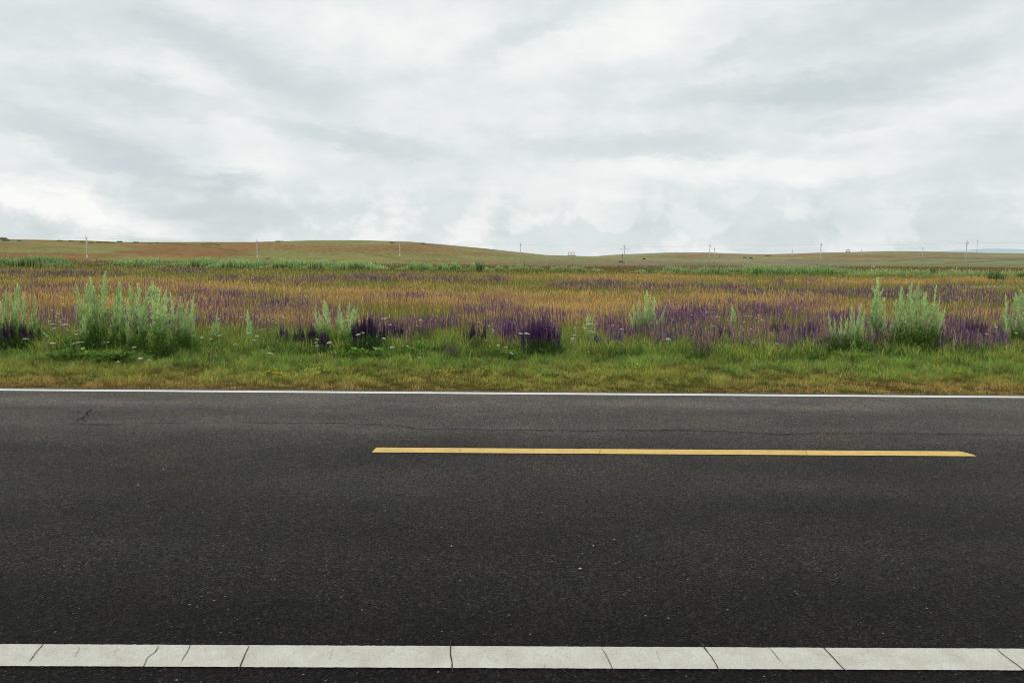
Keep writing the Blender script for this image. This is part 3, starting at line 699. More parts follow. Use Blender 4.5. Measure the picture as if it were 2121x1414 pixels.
# rough pasture between fence and hill
def build_pasture():
    B = Buf(); n = 70000
    az = (rng.random(n) * 2 - 1) * .8; y = 120 * (270 / 120) ** rng.random(n); x = y * np.tan(az)
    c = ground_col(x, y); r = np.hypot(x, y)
    h = .18 + .2 * rng.random(n)
    c = jit(c * .62, n, .14)
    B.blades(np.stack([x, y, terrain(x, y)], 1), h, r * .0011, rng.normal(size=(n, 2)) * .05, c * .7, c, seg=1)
    tag(link('pasture_grass', B.mesh('pasture_grass'), M_LEAF), 'sparse rough pasture grass between the fence and the hills', 'grass', kind='stuff')
build_pasture()

def thicket(name, xl, xr, yb, ytop, n, c_top, c_bot, label, dens_seed=0, depth=10, dark=0.0):
    """a stand of wormwood read as one mass far down the meadow"""
    B = Buf()
    px = xl + (xr - xl) * rng.random(n); 
    e = ss(0, .12, (px - xl) / (xr - xl)) * ss(1, .88, (px - xl) / (xr - xl))
    den = N2(px / 14 + dens_seed, px * 0 + dens_seed, 3)
    horizon = 541 + (px - 1060) * .0086
    base = np.array([gp(a, yb + (a - xl) * .008) for a in px])
    base[:, 1] += rng.random(n) * depth; base[:, 0] *= base[:, 1] / (base[:, 1] - 0) 
    base[:, 2] = terrain(base[:, 0], base[:, 1])
    r = np.hypot(base[:, 0], base[:, 1])
    Hm = (yb - ytop) / FOC * r.mean()
    h = Hm * (.12 + 1.15 * ss(.25, .75, den)) * (.55 + .5 * rng.random(n)) * (.35 + .65 * e)
    c = jit(mixc(c_top, c_bot, ss(.62, .3, den) * .6 + dark), n, .18)
    B.blades(base, h, r * .0016, rng.normal(size=(n, 2)) * (h * .10)[:, None], np.asarray(c_bot) * .75, c, seg=2)
    t = rng.random(n); q = base.copy(); q[:, 2] += h * t
    D = rng.normal(size=(n, 3)) * .5; D[:, 2] = 1; D /= np.linalg.norm(D, axis=1, keepdims=True)
    B.leaves(q, D, r * .0022, r * .0011, c * (.5 + .6 * t)[:, None])
    tag(link(name, B.mesh(name), M_LEAF), label, 'wormwood', kind='stuff')
SG = (.25, .33, .13); DK = (.13, .21, .06); PG = (.27, .31, .11)
thicket('wormwood_thicket', -120, 95, 553, 535, 3500, SG, DK, 'pale wormwood stand at the left end of the fence line', 1)
thicket('wormwood_thicket', 212, 470, 554, 537, 7000, SG, DK, 'tallest dense wormwood stand, left of the fence middle', 4, dark=.15)
thicket('wormwood_thicket', 420, 790, 557, 541, 8000, SG, DK, 'long low wormwood stand along the middle of the fence', 7)
thicket('wormwood_thicket', 820, 1010, 560, 544, 4500, SG, DK, 'dark green wormwood stand left of the centre pole', 3, dark=.25)
thicket('wormwood_thicket', 1000, 1260, 562, 552, 4000, PG, DK, 'thin yellowish wormwood stand behind the centre fence posts', 9)
thicket('wormwood_thicket', 1330, 1560, 566, 554, 3500, SG, DK, 'wormwood stand right of the crossarm pole', 12)
thicket('wormwood_thicket', 1540, 1800, 569, 554, 4500, SG, DK, 'dark spiky wormwood stand below the shelter on the ridge', 15, dark=.3)
thicket('wormwood_thicket', 1790, 2300, 573, 560, 4500, PG, DK, 'patchy yellow-green wormwood stand towards the right edge', 21)

# ------------------------------------------------------------------ individual plants: meshes
def wormwood_stem_mesh(i):
    """one upright wormwood shoot about 1 m tall, feathery and pale at the top, dark and broad at the foot"""
    B = Buf(); n = 780
    t = .06 + .94 * rng.random(n) ** .8
    bend = rng.normal(size=2) * .06
    ax = np.stack([bend[0] * t ** 2, bend[1] * t ** 2, t], 1)
    env = (.135 * (1 - t) ** .75 + .012) * (.55 + .45 * np.sin(t * 3.0)) * 1.2
    # leaves sit on ascending side twigs
    nt_ = 34; tw = rng.integers(0, nt_, n); twz = .05 + .9 * rng.random(nt_); twa = rng.random(nt_) * 2 * PI
    twl = (.11 * (1 - twz) ** .7 + .018)
    s = rng.random(n)
    z = twz[tw] + twl[tw] * s * 2.0; rad = twl[tw] * s
    P = np.stack([np.cos(twa[tw]) * rad + bend[0] * z ** 2, np.sin(twa[tw]) * rad + bend[1] * z ** 2, z], 1) + rng.normal(size=(n, 3)) * .007
    D = np.stack([np.cos(twa[tw]) * .6, np.sin(twa[tw]) * .6, np.full(n, 1.0)], 1) + rng.normal(size=(n, 3)) * .55; D /= np.linalg.norm(D, axis=1, keepdims=True)
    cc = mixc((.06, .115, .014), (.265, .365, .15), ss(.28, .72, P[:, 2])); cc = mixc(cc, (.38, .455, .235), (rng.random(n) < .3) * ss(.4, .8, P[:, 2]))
    sz = .024 + .028 * (1 - np.clip(P[:, 2], 0, 1))
    B.leaves(P, D, sz, sz * .36, jit(cc, n, .22))
    # top plume
    m = 150; z = .62 + .42 * rng.random(m); a = rng.random(m) * 2 * PI; rad = .028 * (1.08 - z) / .4 + .004
    P = np.stack([np.cos(a) * rad * rng.random(m) + bend[0] * z ** 2, np.sin(a) * rad * rng.random(m) + bend[1] * z ** 2, z], 1)
    D = np.stack([np.cos(a) * .4, np.sin(a) * .4, np.ones(m)], 1); D /= np.linalg.norm(D, axis=1, keepdims=True)
    B.leaves(P, D, .028, .010, jit((.33, .44, .19), m, .18))
    leaf = B.mesh('foliage')
    S = Buf(); zz = np.linspace(0, .95, 7)
    for a in (0, PI / 2):
        for k in range(6):
            p0 = np.array([[bend[0] * zz[k] ** 2, bend[1] * zz[k] ** 2, zz[k]]]); p1 = np.array([[bend[0] * zz[k + 1] ** 2, bend[1] * zz[k + 1] ** 2, zz[k + 1]]])
            w0 = .006 * (1 - zz[k] * .8)
            S.blades(p0, (p1 - p0)[:, 2] * 1.05, w0, (p1 - p0)[:, :2], (.12, .12, .07), (.18, .21, .11), seg=2, yaw=np.array([a]))
    for k in range(nt_):
        z0 = twz[k]; p0 = np.array([[bend[0] * z0 ** 2, bend[1] * z0 ** 2, z0]])
        z1 = z0 + twl[k] * 1.4
        S.blades(p0, z1 - z0, .0035, np.array([[math.cos(twa[k]) * twl[k], math.sin(twa[k]) * twl[k]]]), (.16, .17, .09), (.24, .30, .16), seg=1)
    stem = S.mesh('stem')
    leaf.materials.append(M_WORM); stem.materials.append(M_WORM)
    return leaf, stem
WW = [wormwood_stem_mesh(i) for i in range(8)]
def dark_skirt_mesh(i):
    """the shaded, leafy foot of a plant"""
    B = Buf(); n = 700
    D = rng.normal(size=(n, 3)); D[:, 2] = np.abs(D[:, 2]); D /= np.linalg.norm(D, axis=1, keepdims=True)
    rad = rng.random(n) ** .5
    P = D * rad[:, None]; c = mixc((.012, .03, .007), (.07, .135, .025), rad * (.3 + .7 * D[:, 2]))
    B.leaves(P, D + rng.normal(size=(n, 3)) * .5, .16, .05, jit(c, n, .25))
    me = B.mesh('base_leaves'); me.materials.append(M_LEAF); return me
SK = [dark_skirt_mesh(i) for i in range(4)]
def sage_spike_mesh(kind, i):
    B = Buf()
    top = .30 + .05 * random.random()
    pal = {'vivid': ((.038, .016, .062), (.145, .062, .215)), 'deep': ((.024, .011, .034), (.092, .042, .115)), 'mauve': ((.11, .065, .075), (.28, .18, .20)), 'blue': ((.04, .025, .14), (.13, .09, .33))}[kind]
    n = 130; z = .60 + .40 * rng.random(n) 
    z = .60 + .40 * (np.floor((z - .6) / .4 * 11) / 11 + .06 * rng.random(n))
    a = rng.random(n) * 2 * PI; rad = .004 + .004 * rng.random(n)
    P = np.stack([np.cos(a) * rad, np.sin(a) * rad, z], 1)
    D = np.stack([np.cos(a) * .8, np.sin(a) * .8, .75 + .4 * rng.random(n)], 1); D /= np.linalg.norm(D, axis=1, keepdims=True)
    c = mixc(pal[0], pal[1], rng.random(n) * (.35 + .65 * (z - .6) / .4))
    ln = .030 * (1.15 - (z - .6) / .4 * .75)
    B.leaves(P, D, ln, ln * .6, jit(c, n, .25))
    B.blades(np.zeros((2, 3)), np.array([1.0, 1.0]), .007, np.zeros((2, 2)), (.05, .055, .03), np.array(pal[0]) * 1.2, seg=2, yaw=np.array([0, PI / 2]))
    # side spikelets
    for s in range(random.randint(1, 3)):
        a = random.random() * 2 * PI; z0 = .42 + .15 * random.random(); m = 36; l = .20 + .1 * random.random()
        t = rng.random(m); P = np.stack([math.cos(a) * .05 * (.3 + t), math.sin(a) * .05 * (.3 + t), z0 + l * t], 1)
        aa = rng.random(m) * 2 * PI; D = np.stack([np.cos(aa) * .8, np.sin(aa) * .8, np.full(m, .9)], 1); D /= np.linalg.norm(D, axis=1, keepdims=True)
        B.leaves(P, D, .018, .011, jit(mixc(pal[0], pal[1], rng.random(m)), m, .25))
    # a few leaves on the stalk
    m = 14; z = .08 + .42 * rng.random(m); a = rng.random(m) * 2 * PI; D = np.stack([np.cos(a), np.sin(a), np.full(m, .6)], 1); D /= np.linalg.norm(D, axis=1, keepdims=True)
    B.leaves(np.stack([np.zeros(m), np.zeros(m), z], 1), D, .07 * (1.1 - z), .022, jit((.05, .095, .022), m, .25))
    me = B.mesh('flower_spike'); me.materials.append(M_FLOWER); return me
SP = {k: [sage_spike_mesh(k, i) for i in range(6)] for k in ('vivid', 'deep', 'mauve', 'blue')}

def place_height(px, yb, yt):
    b = gp(px, yb); b[2] = float(terrain(b[0], b[1])); r = math.hypot(b[0], b[1])
    t = at_dist(px, yt, r)
    return b, t[2] - b[2]
def wormwood(label, cx_, yb, stems, skirt=.3, group='wormwood bushes along the verge', darkfoot=True):
    """stems: list of (px_top, y_top) — one shoot for each plume the photo shows, plus fillers around it"""
    b, _ = place_height(cx_, yb, yb - 10)
    t = thing('wormwood_bush', b, label, 'wormwood', group)
    r = math.hypot(b[0], b[1]); k = r / FOC
    for (sx, syy, wd) in stems:
        root_off = (sx - cx_) * k * .55 + random.uniform(-.04, .04)
        dy = random.uniform(-.15, .25)
        p0 = Vector((root_off, dy, 0)); tp = at_dist(sx, syy, math.hypot(b[0] + root_off, b[1] + dy))
        top = Vector((tp[0] - b[0], dy, tp[2] - b[2]))
        v = top - p0; hgt = v.length
        i = random.randrange(len(WW))
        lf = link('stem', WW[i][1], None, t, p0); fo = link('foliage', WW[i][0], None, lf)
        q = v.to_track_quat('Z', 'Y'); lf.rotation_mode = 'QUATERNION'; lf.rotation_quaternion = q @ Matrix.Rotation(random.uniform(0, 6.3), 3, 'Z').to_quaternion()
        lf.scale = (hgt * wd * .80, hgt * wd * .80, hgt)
    if skirt:
        wpx = max(20, (max(s[0] for s in stems) - min(s[0] for s in stems)))
        m = max(1, int(wpx / 32))
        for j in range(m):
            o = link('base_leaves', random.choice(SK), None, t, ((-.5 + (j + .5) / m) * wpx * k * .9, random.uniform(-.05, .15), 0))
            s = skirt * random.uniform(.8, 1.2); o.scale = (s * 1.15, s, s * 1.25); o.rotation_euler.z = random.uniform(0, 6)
    return t
def fill(lo, hi, n, ytop, spread=22, wd=1.0):
    return [(random.uniform(lo, hi), ytop + abs(random.gauss(0, spread)) + 22, wd) for _ in range(int(n * .75))]
wormwood('large pale wormwood bush cut off by the left edge of the photo', 40, 722, [(8, 605, 1), (33, 592, 1.1), (55, 612, 1), (78, 615, .9), (20, 615, 1), (-15, 600, 1), (-35, 612, 1)] + fill(-50, 90, 16, 625), .32)
wormwood('tallest wormwood bush, with several plumes, second from the left edge', 188, 730, [(158, 592, .9), (172, 594, 1), (182, 592, .9), (195, 582, 1), (209, 570, 1.1), (190, 604, 1), (202, 600, 1), (221, 592, .7)] + fill(150, 225, 12, 620), .36)
wormwood('slim wormwood plant with two tall plumes between two fuller ones', 246, 728, [(240, 591, 1.2), (252, 587, .9), (245, 612, 1.1), (235, 618, 1), (258, 610, .8)] + fill(228, 264, 6, 630), .28)
wormwood('pale wormwood plant with four separate plumes left of the dark-footed one', 288, 732, [(274, 593, .9), (288, 594, 1.1), (295, 615, .9), (303, 610, 1), (310, 606, .7), (268, 625, 1)] + fill(262, 318, 8, 630), .3)
wormwood('wormwood bush with a single broad bright plume and dark green foot', 332, 736, [(330, 590, 1.5), (318, 614, .9), (346, 606, 1), (325, 606, 1.3), (338, 612, 1.2), (322, 680, .8)] + fill(314, 356, 8, 640), .34)
wormwood('low spreading wormwood bush at the right end of the left row', 372, 728, [(357, 612, 1), (375, 620, .9), (386, 628, .9), (401, 619, .9), (366, 630, 1), (394, 634, .9), (406, 640, .8)] + fill(350, 410, 9, 640), .3)
wormwood('small lone pale wormwood between left row and first purple clump', 446, 716, [(446, 651, 1.3), (440, 668, 1), (452, 670, 1.1), (430, 690, 1)], .14)
wormwood('small slender wormwood among the white flowers', 514, 716, [(516, 645, 1.2), (510, 664, 1), (522, 672, 1), (505, 690, 1)], .14)
wormwood('fan-shaped pale wormwood behind the dark purple clumps', 694, 722, [(648, 640, 1.1), (670, 626, 1.1), (677, 632, .9), (700, 632, 1), (722, 630, 1), (728, 638, 1), (738, 634, .9), (712, 650, 1.1), (662, 650, 1)] + fill(655, 735, 6, 655), .28)
wormwood('silvery wormwood fan standing amid the purple field, centre right', 1334, 702, [(1308, 634, .9), (1320, 628, 1), (1334, 606, 1.2), (1350, 616, 1.1), (1360, 620, .9), (1378, 634, .8), (1340, 625, 1.2), (1302, 650, .8)] + fill(1312, 1370, 4, 640), .16)
wormwood('faint small wormwood deep in the purple field right of the silvery fan', 1518, 692, [(1518, 633, 1.2), (1514, 650, 1), (1524, 655, 1)], .08)
wormwood('short wormwood bush with dark foot, left of the tall right pair', 1752, 734, [(1719, 652, .8), (1729, 660, .9), (1738, 656, .8), (1765, 640, .9), (1779, 634, 1.2), (1786, 650, .9), (1772, 652, 1), (1750, 664, 1)] + fill(1718, 1788, 10, 668), .36)
wormwood('tall narrow wormwood with one pointed plume, right side', 1818, 724, [(1823, 583, 1.5), (1812, 622, 1), (1832, 620, .9), (1806, 640, 1), (1820, 612, 1.2), (1836, 640, .9)] + fill(1800, 1838, 4, 645), .22)
wormwood('widest wormwood bush, with a dark green foot, right side', 1892, 730, [(1857, 600, 1), (1877, 593, 1.1), (1870, 612, 1), (1905, 591, 1.1), (1898, 606, 1), (1915, 612, 1), (1936, 598, 1), (1928, 612, 1), (1948, 620, .8), (1886, 616, 1), (1850, 625, 1), (1958, 640, .8), (1843, 645, .9)] + fill(1848, 1950, 20, 632), .46)
wormwood('leaning wormwood bush cut off by the right edge of the photo', 2112, 722, [(2087, 614, .9), (2095, 624, 1), (2106, 612, 1), (2120, 606, 1), (2135, 600, 1), (2075, 660, .9), (2080, 640, .9), (2055, 672, .8), (2046, 712, .8), (2150, 612, 1)] + fill(2088, 2150, 12, 632), .3)
wormwood('green leafy weed behind the small blue sage clump', 1222, 700, [(1214, 652, 1.2), (1222, 648, 1.3), (1230, 655, 1.2), (1218, 662, 1.3), (1208, 668, 1)], .18)

def sage(label, xl, xr, yb, yt, n, kind, depth=.5, skirt=.2, lean=0.0, shape=.5):
    cx_ = (xl + xr) / 2
    b, hh = place_height(cx_, yb, yt)
    t = thing('sage_clump', b, label, 'sage', 'purple sage clumps along the verge')
    k = math.hypot(b[0], b[1]) / FOC
    for i in range(int(n * 1.45)):
        u = random.uniform(-1.2, 1.2); x0 = u * (xr - xl) / 2 * k
        o = link('flower_spike', random.choice(SP['mauve' if random.random() < .12 else kind]), None, t, (x0 * .9, random.uniform(-.5, .5) * depth, 0))
        s = hh * 1.05 * (1 - shape * .45 * abs(u) ** 2) * random.uniform(.74, 1.02)
        o.scale = (s * random.uniform(1.0, 1.5) * .62 / max(hh, .4), s * .8 / max(hh, .4), s)
        o.scale = (min(s, .75) * random.uniform(.85, 1.35), min(s, .75) * 1.05, s)
        o.rotation_euler = (random.gauss(0, .07), random.gauss(0, .06) + u * .12 + lean, random.uniform(0, 6.3))
    m = max(1, int((xr - xl) / 24))
    for j in range(m):
        o = link('base_leaves', random.choice(SK), None, t, ((-.5 + (j + .5) / m) * (xr - xl) * k * .9, random.uniform(-.1, .1), 0))
        o.scale = (skirt * 1.45, skirt * 1.2, skirt * 1.6); o.rotation_euler.z = random.uniform(0, 6)
    return t
sage('deep purple sage at the extreme left edge in front of the pale bush', -18, 12, 722, 668, 16, 'vivid')
sage('dark purple sage clump just right of the left edge, left of two', 12, 32, 724, 660, 18, 'deep')
sage('dark purple sage clump in front of the leftmost bush, right of two', 50, 76, 722, 662, 24, 'deep')
sage('small purple sage clump, leftmost of the dark central group', 578, 600, 716, 668, 15, 'vivid')
sage('broad deep purple sage clump, second of the central group', 606, 642, 722, 674, 30, 'deep')
sage('tall-tipped dark sage clump left of the fan-shaped wormwood', 640, 664, 722, 664, 20, 'deep')
sage('short near-black sage clump in front of the fan-shaped wormwood foot', 662, 682, 732, 682, 16, 'deep', skirt=.15)
sage('densest purple sage clump right of the fan-shaped wormwood', 732, 788, 730, 650, 64, 'deep', .6, .3)
sage('upright purple sage clump in the middle of the wide central mass', 792, 822, 718, 656, 26, 'vivid', skirt=.25)
sage('fading purple sage clump sloping down to the right of the central mass', 820, 852, 716, 668, 24, 'deep', skirt=.25)
sage('loose mauve sage clump above the round green tussock', 858, 902, 706, 664, 26, 'mauve', skirt=.22)
sage('low faded sage tuft hidden in grass left of the spaced spikes', 922, 952, 738, 706, 14, 'mauve', skirt=.14)
sage('sage clump of separate standing spikes, left of the brightest clump', 966, 1012, 722, 668, 22, 'deep', shape=.2)
sage('narrow sage clump touching the brightest clump on its left', 1042, 1070, 718, 660, 22, 'vivid')
sage('brightest violet sage clump, near the centre of the photo', 1084, 1152, 734, 652, 84, 'vivid', .7, .3)
sage('tiny blue-violet sage clump below the green leafy weed', 1222, 1248, 722, 690, 22, 'blue', skirt=.12)
sage('few thin indigo sage spikes right of the tiny blue-violet clump', 1262, 1292, 724, 684, 11, 'blue', skirt=.08, shape=.1)
sage('slanting purple sage tuft under the silvery wormwood fan', 1342, 1364, 716, 688, 18, 'vivid', skirt=.1, lean=.5)
sage('indigo sage spikes right of the slanting tuft', 1366, 1402, 724, 686, 17, 'blue', skirt=.1, shape=.1)
sage('upright purple sage group behind the slanting tuft and the indigo spikes', 1285, 1330, 708, 668, 24, 'vivid', skirt=.12)
sage('drab withered sage clump standing alone in the green grass', 1440, 1466, 740, 692, 20, 'mauve', skirt=.1)
sage('purple sage clump at the front of the right-hand flower mass', 1470, 1520, 712, 668, 30, 'vivid', skirt=.15)
sage('purple sage clump left of the short dark-footed wormwood', 1590, 1640, 708, 662, 30, 'deep', skirt=.15)
sage('purple sage clump directly left of the dark-footed wormwood stems', 1650, 1712, 712, 664, 34, 'vivid', skirt=.15)
sage('small purple sage between the two tall right-hand wormwoods', 1828, 1846, 720, 686, 10, 'vivid', skirt=.1)
sage('faded reddish sage clump right of the widest wormwood', 1932, 1956, 728, 682, 20, 'mauve', skirt=.16)
sage('purple sage clump left of the wormwood at the right edge', 1990, 2040, 712, 660, 32, 'deep', skirt=.15)

def weed_mesh(feather):
    B = Buf(); n = 520 if feather else 300
    k = rng.integers(0, 16, n); a0 = rng.random(16) * 2 * PI; ln = .5 + .5 * rng.random(16); t = .0 + rng.random(n)
    up = .35 + .9 * rng.random(16)
    P = np.stack([np.cos(a0[k]) * ln[k] * t, np.sin(a0[k]) * ln[k] * t, up[k] * np.sin(t * 1.9) * .62], 1) + rng.normal(size=(n, 3)) * .03
    D = np.stack([np.cos(a0[k]), np.sin(a0[k]), np.full(n, .5)], 1) + rng.normal(size=(n, 3)) * .6; D /= np.linalg.norm(D, axis=1, keepdims=True)
    c = mixc((.025, .06, .012), (.12, .22, .035), np.clip(P[:, 2] * 1.5, 0, 1) ** 1.2)
    B.leaves(P, D, .13 if feather else .26, .035 if feather else .15, jit(c, n, .28))
    B.blades(np.zeros((16, 3)), up * .62, .04, np.stack([np.cos(a0), np.sin(a0)], 1) * (ln * .9)[:, None], (.05, .08, .02), (.1, .17, .04), seg=2)
    me = B.mesh('leafy_weed'); me.materials.append(M_LEAF); return me
WM = [weed_mesh(i % 2) for i in range(6)]
for i, (px, py, s, lb) in enumerate([(168, 742, .34, 'feathery bright green weed low in front of the tallest bush'), (205, 745, .36, 'feathery green weed below the slim two-plumed plant'), (240, 742, .30, 'feathery weed below the gap of the left bush row'), (290, 744, .24, 'broad-leaved weed below the four-plumed wormwood'), (130, 738, .26, 'green weed left of the feathery patch'),
        (895, 728, .40, 'round green tussock under the loose mauve sage clump'), (860, 728, .34, 'green tussock left part under the fading purple sage'), (1020, 732, .30, 'dark leafy weed between the separate spikes and the brightest clump'), (1052, 736, .28, 'dark leafy weed with white flowers left of the brightest clump'), (985, 730, .24, 'low dark leaves under the separate standing spikes'),
        (770, 738, .34, 'dark green leaves beneath the densest purple clump'), (810, 734, .30, 'dark leaves right under the densest purple clump'), (715, 738, .28, 'dark leaves under the fan-shaped wormwood'), (470, 726, .26, 'grey-green weed among the scattered white yarrow, left'), (548, 728, .24, 'low green weed left of the first small sage clump'),
        (1215, 728, .30, 'leafy weed beneath the tiny blue-violet clump'), (1180, 722, .26, 'green weed between brightest clump and the leafy weed'), (1310, 726, .26, 'green weed below the silvery wormwood fan'), (1395, 728, .26, 'weed below the indigo spikes'), (1560, 722, .28, 'green weed at the front of the right purple mass'), (1770, 742, .28, 'brownish-green weed at the foot of the dark-footed wormwood'), (1990, 728, .30, 'green weed between widest bush and right edge'), (2065, 730, .32, 'sprawling weed left of the edge wormwood'), (30, 734, .30, 'dark weed at the foot of the left-edge sage')]):
    p, _ = place_height(px, py, py - 20); o = link('leafy_weed', WM[i % 6], None, None, p); o.scale = (s * 1.25, s, s * .85); o.rotation_euler.z = random.uniform(0, 6); tag(o, lb, 'weed', 'leafy weeds along the front of the meadow')
# yarrow
def yarrow_head():
    B = Buf(); n = 110
    a = rng.random(n) * 2 * PI; r_ = rng.random(n) ** .5
    P = np.stack([np.cos(a) * r_, np.sin(a) * r_, (.42 - .42 * r_ ** 2) + .03 * rng.random(n)], 1)
    for k in range(3):
        b = a + k * 2 * PI / 3; D = np.stack([np.cos(b), np.sin(b), np.full(n, .15)], 1)
        B.leaves(P, D, .14, .13, jit((.68, .66, .58), n, .05))
    m = 14; a = rng.random(m) * 2 * PI
    for j in range(m):
        B.blades(np.array([[0, 0, -.5]]), .58, .05, np.array([[math.cos(a[j]) * .8, math.sin(a[j]) * .8]]), (.12, .16, .06), (.2, .25, .12), seg=1)
    me = B.mesh('flower_head'); me.materials.append(M_FLOWER); return me
YH = [yarrow_head() for _ in range(3)]
def yarrow_stem():
    B = Buf(); B.blades(np.zeros((3, 3)), 1.0, np.array([.008, .008, .008]), rng.normal(size=(3, 2)) * .01, (.10, .13, .04), (.17, .2, .08), seg=2)
    m = 30; z = rng.random(m) * .8; a = rng.random(m) * 2 * PI; D = np.stack([np.cos(a), np.sin(a), np.full(m, .8)], 1)
    B.leaves(np.stack([np.zeros(m), np.zeros(m), z], 1), D, .05, .012, jit((.11, .17, .05), m, .2))
    me = B.mesh('stem'); me.materials.append(M_LEAF); return me
YS = [yarrow_stem() for _ in range(3)]
def yarrow(px, py, label, group, z_extra=0, size=1.0, near=None):
    """py is where the flower head shows; the plant stands on the ground below it"""
    hgt = (random.uniform(.42, .6) if py < 705 else random.uniform(.22, .34)) if near is None else near
    d = ray(px, py); t_ = (hgt - .08 - CH) / d[2]; p = CAM + d * t_
    z0 = float(terrain(p[0], p[1])); p[2] = z0
    t = thing('yarrow', p, label, 'yarrow', group)
    s = link('stem', random.choice(YS), None, t); s.scale = (1, 1, hgt); s.rotation_euler.z = random.uniform(0, 6)
    h = link('flower_head', random.choice(YH), None, t, (0, 0, hgt)); k = random.uniform(.027, .043) * size * max(1, p[1] / 17); h.scale = (k * random.uniform(.9, 1.25), k, k); h.rotation_euler = (random.gauss(0, .15), random.gauss(0, .15), random.uniform(0, 6))
YL = [('white yarrow among the green grass between the left bush row and the slender wormwood', 'yarrow right of the left bush row', [(398, 696, 1), (418, 700, 1.1), (437, 703, 1), (455, 696, 1.1), (486, 714, 1.1), (500, 655, .9), (515, 691, 1), (527, 705, 1), (452, 660, .9), (470, 668, .8), (400, 655, .8)]),
      ('white yarrow in the loose drift left of the leftmost bush row plumes', 'yarrow drift right of the left-edge bush', [(124, 666, 1), (117, 656, .8), (130, 673, 1), (136, 672, 1.1), (109, 672, 1), (112, 680, 1), (98, 697, .9), (139, 683, .9), (145, 698, .8), (92, 692, 1), (108, 642, .8), (130, 630, .8), (126, 606, .7), (120, 650, .8), (103, 665, .8), (133, 661, .8), (157, 686, .8), (158, 693, .8)]),
      ('tiny cream yarrow of the dense drift left of the first dark purple clump', 'yarrow drift left of the central sage', [(533, 656, .6), (540, 650, .6), (546, 640, .6), (551, 655, .6), (556, 662, .6), (561, 651, .7), (566, 656, .7), (573, 661, .7), (577, 656, .7), (581, 650, .6), (586, 655, .7), (592, 658, .6), (572, 668, .6), (565, 664, .6), (583, 664, .6), (604, 646, .8), (538, 662, .5), (548, 668, .6), (590, 646, .6), (543, 683, 1), (532, 697, 1)]),
      ('white yarrow head beside the fan-shaped wormwood and dark sage', 'yarrow around the fan-shaped wormwood', [(656, 648, .9), (668, 640, .9), (686, 640, 1), (702, 648, .9), (668, 653, .9), (701, 653, .8), (722, 663, .9), (704, 666, .9), (729, 653, .8), (747, 664, 1), (792, 660, 1), (801, 658, 1), (777, 657, .9), (808, 673, .8), (794, 660, 1), (737, 693, 1.1), (742, 694, 1.1), (731, 688, .9), (752, 690, .8), (656, 710, 1), (682, 711, 1.3), (657, 717, 1), (657, 704, .9), (784, 707, 1), (795, 702, 1.2), (775, 721, .9), (812, 720, .9), (844, 718, .9), (864, 675, .9), (871, 663, .9), (893, 662, .9), (835, 681, .8)]),
      ('white yarrow near the separate standing spikes or the brightest violet clump', 'yarrow beside the brightest sage clump', [(1007, 706, 1), (1032, 716, .9), (1048, 720, .9), (990, 668, .8), (1013, 675, .8), (1021, 684, .8), (1078, 692, 1), (1091, 692, 1.1), (1060, 733, .9), (1056, 668, .7)]),
      ('white yarrow cluster head growing from the green leafy weed', 'yarrow on the green leafy weed', [(1191, 679, .9), (1207, 678, .8), (1219, 672, 1.2), (1225, 672, 1.1), (1213, 681, .9), (1226, 681, .9), (1224, 687, 1), (1229, 689, 1), (1191, 695, .9), (1186, 702, .9), (1220, 690, .9), (1218, 730, .6)]),
      ('white yarrow scattered in and before the right-hand purple mass', 'yarrow in the right-hand purple mass', [(1288, 682, .8), (1269, 675, .8), (1384, 703, 1), (1383, 706, .9), (1464, 648, .7), (1479, 647, .7), (1470, 657, .7), (1484, 659, .8), (1490, 659, .7), (1559, 711, 1.2), (1541, 669, .8), (1555, 656, .7), (1571, 655, .7), (1578, 665, .7), (1525, 659, .7), (1609, 713, 1.2), (1660, 687, .7), (1680, 690, .8), (1596, 690, .6), (1552, 643, .6), (2044, 693, .9), (2063, 678, 1), (2105, 691, 1), (1870, 660, .6)])]
for label, grp, pts in YL:
    for a, b, s in pts: yarrow(a, b, label, grp, size=s)
for a, b, s, lb in [(53, 703, 1.6, 'large white yarrow head low in front of the left-edge bush'), (109, 712, 1.7, 'lone large white yarrow head left of the left bush row'), (162, 711, 1.7, 'large white yarrow head at the foot of the tallest bush'), (221, 710, 1.1, 'flat white yarrow head under the slim two-plumed plant'),
                    (278, 720, 1.1, 'white yarrow head before the four-plumed wormwood'), (245, 750, 1, 'pale yarrow leaning over the short grass, left'), (291, 743, 1.2, 'drooping white flower on the short grass below the left bushes'), (309, 746, .8, 'smallest white flower beside the drooping one, left bushes'),
                    (560, 733, 1.6, 'ragged white flower low in the grass below the cream yarrow drift'), (870, 741, 1.1, 'single white flower in the short grass below the mauve clump')]:
    yarrow(a, b, lb, None, size=s, near=.16 if b > 725 else .3)

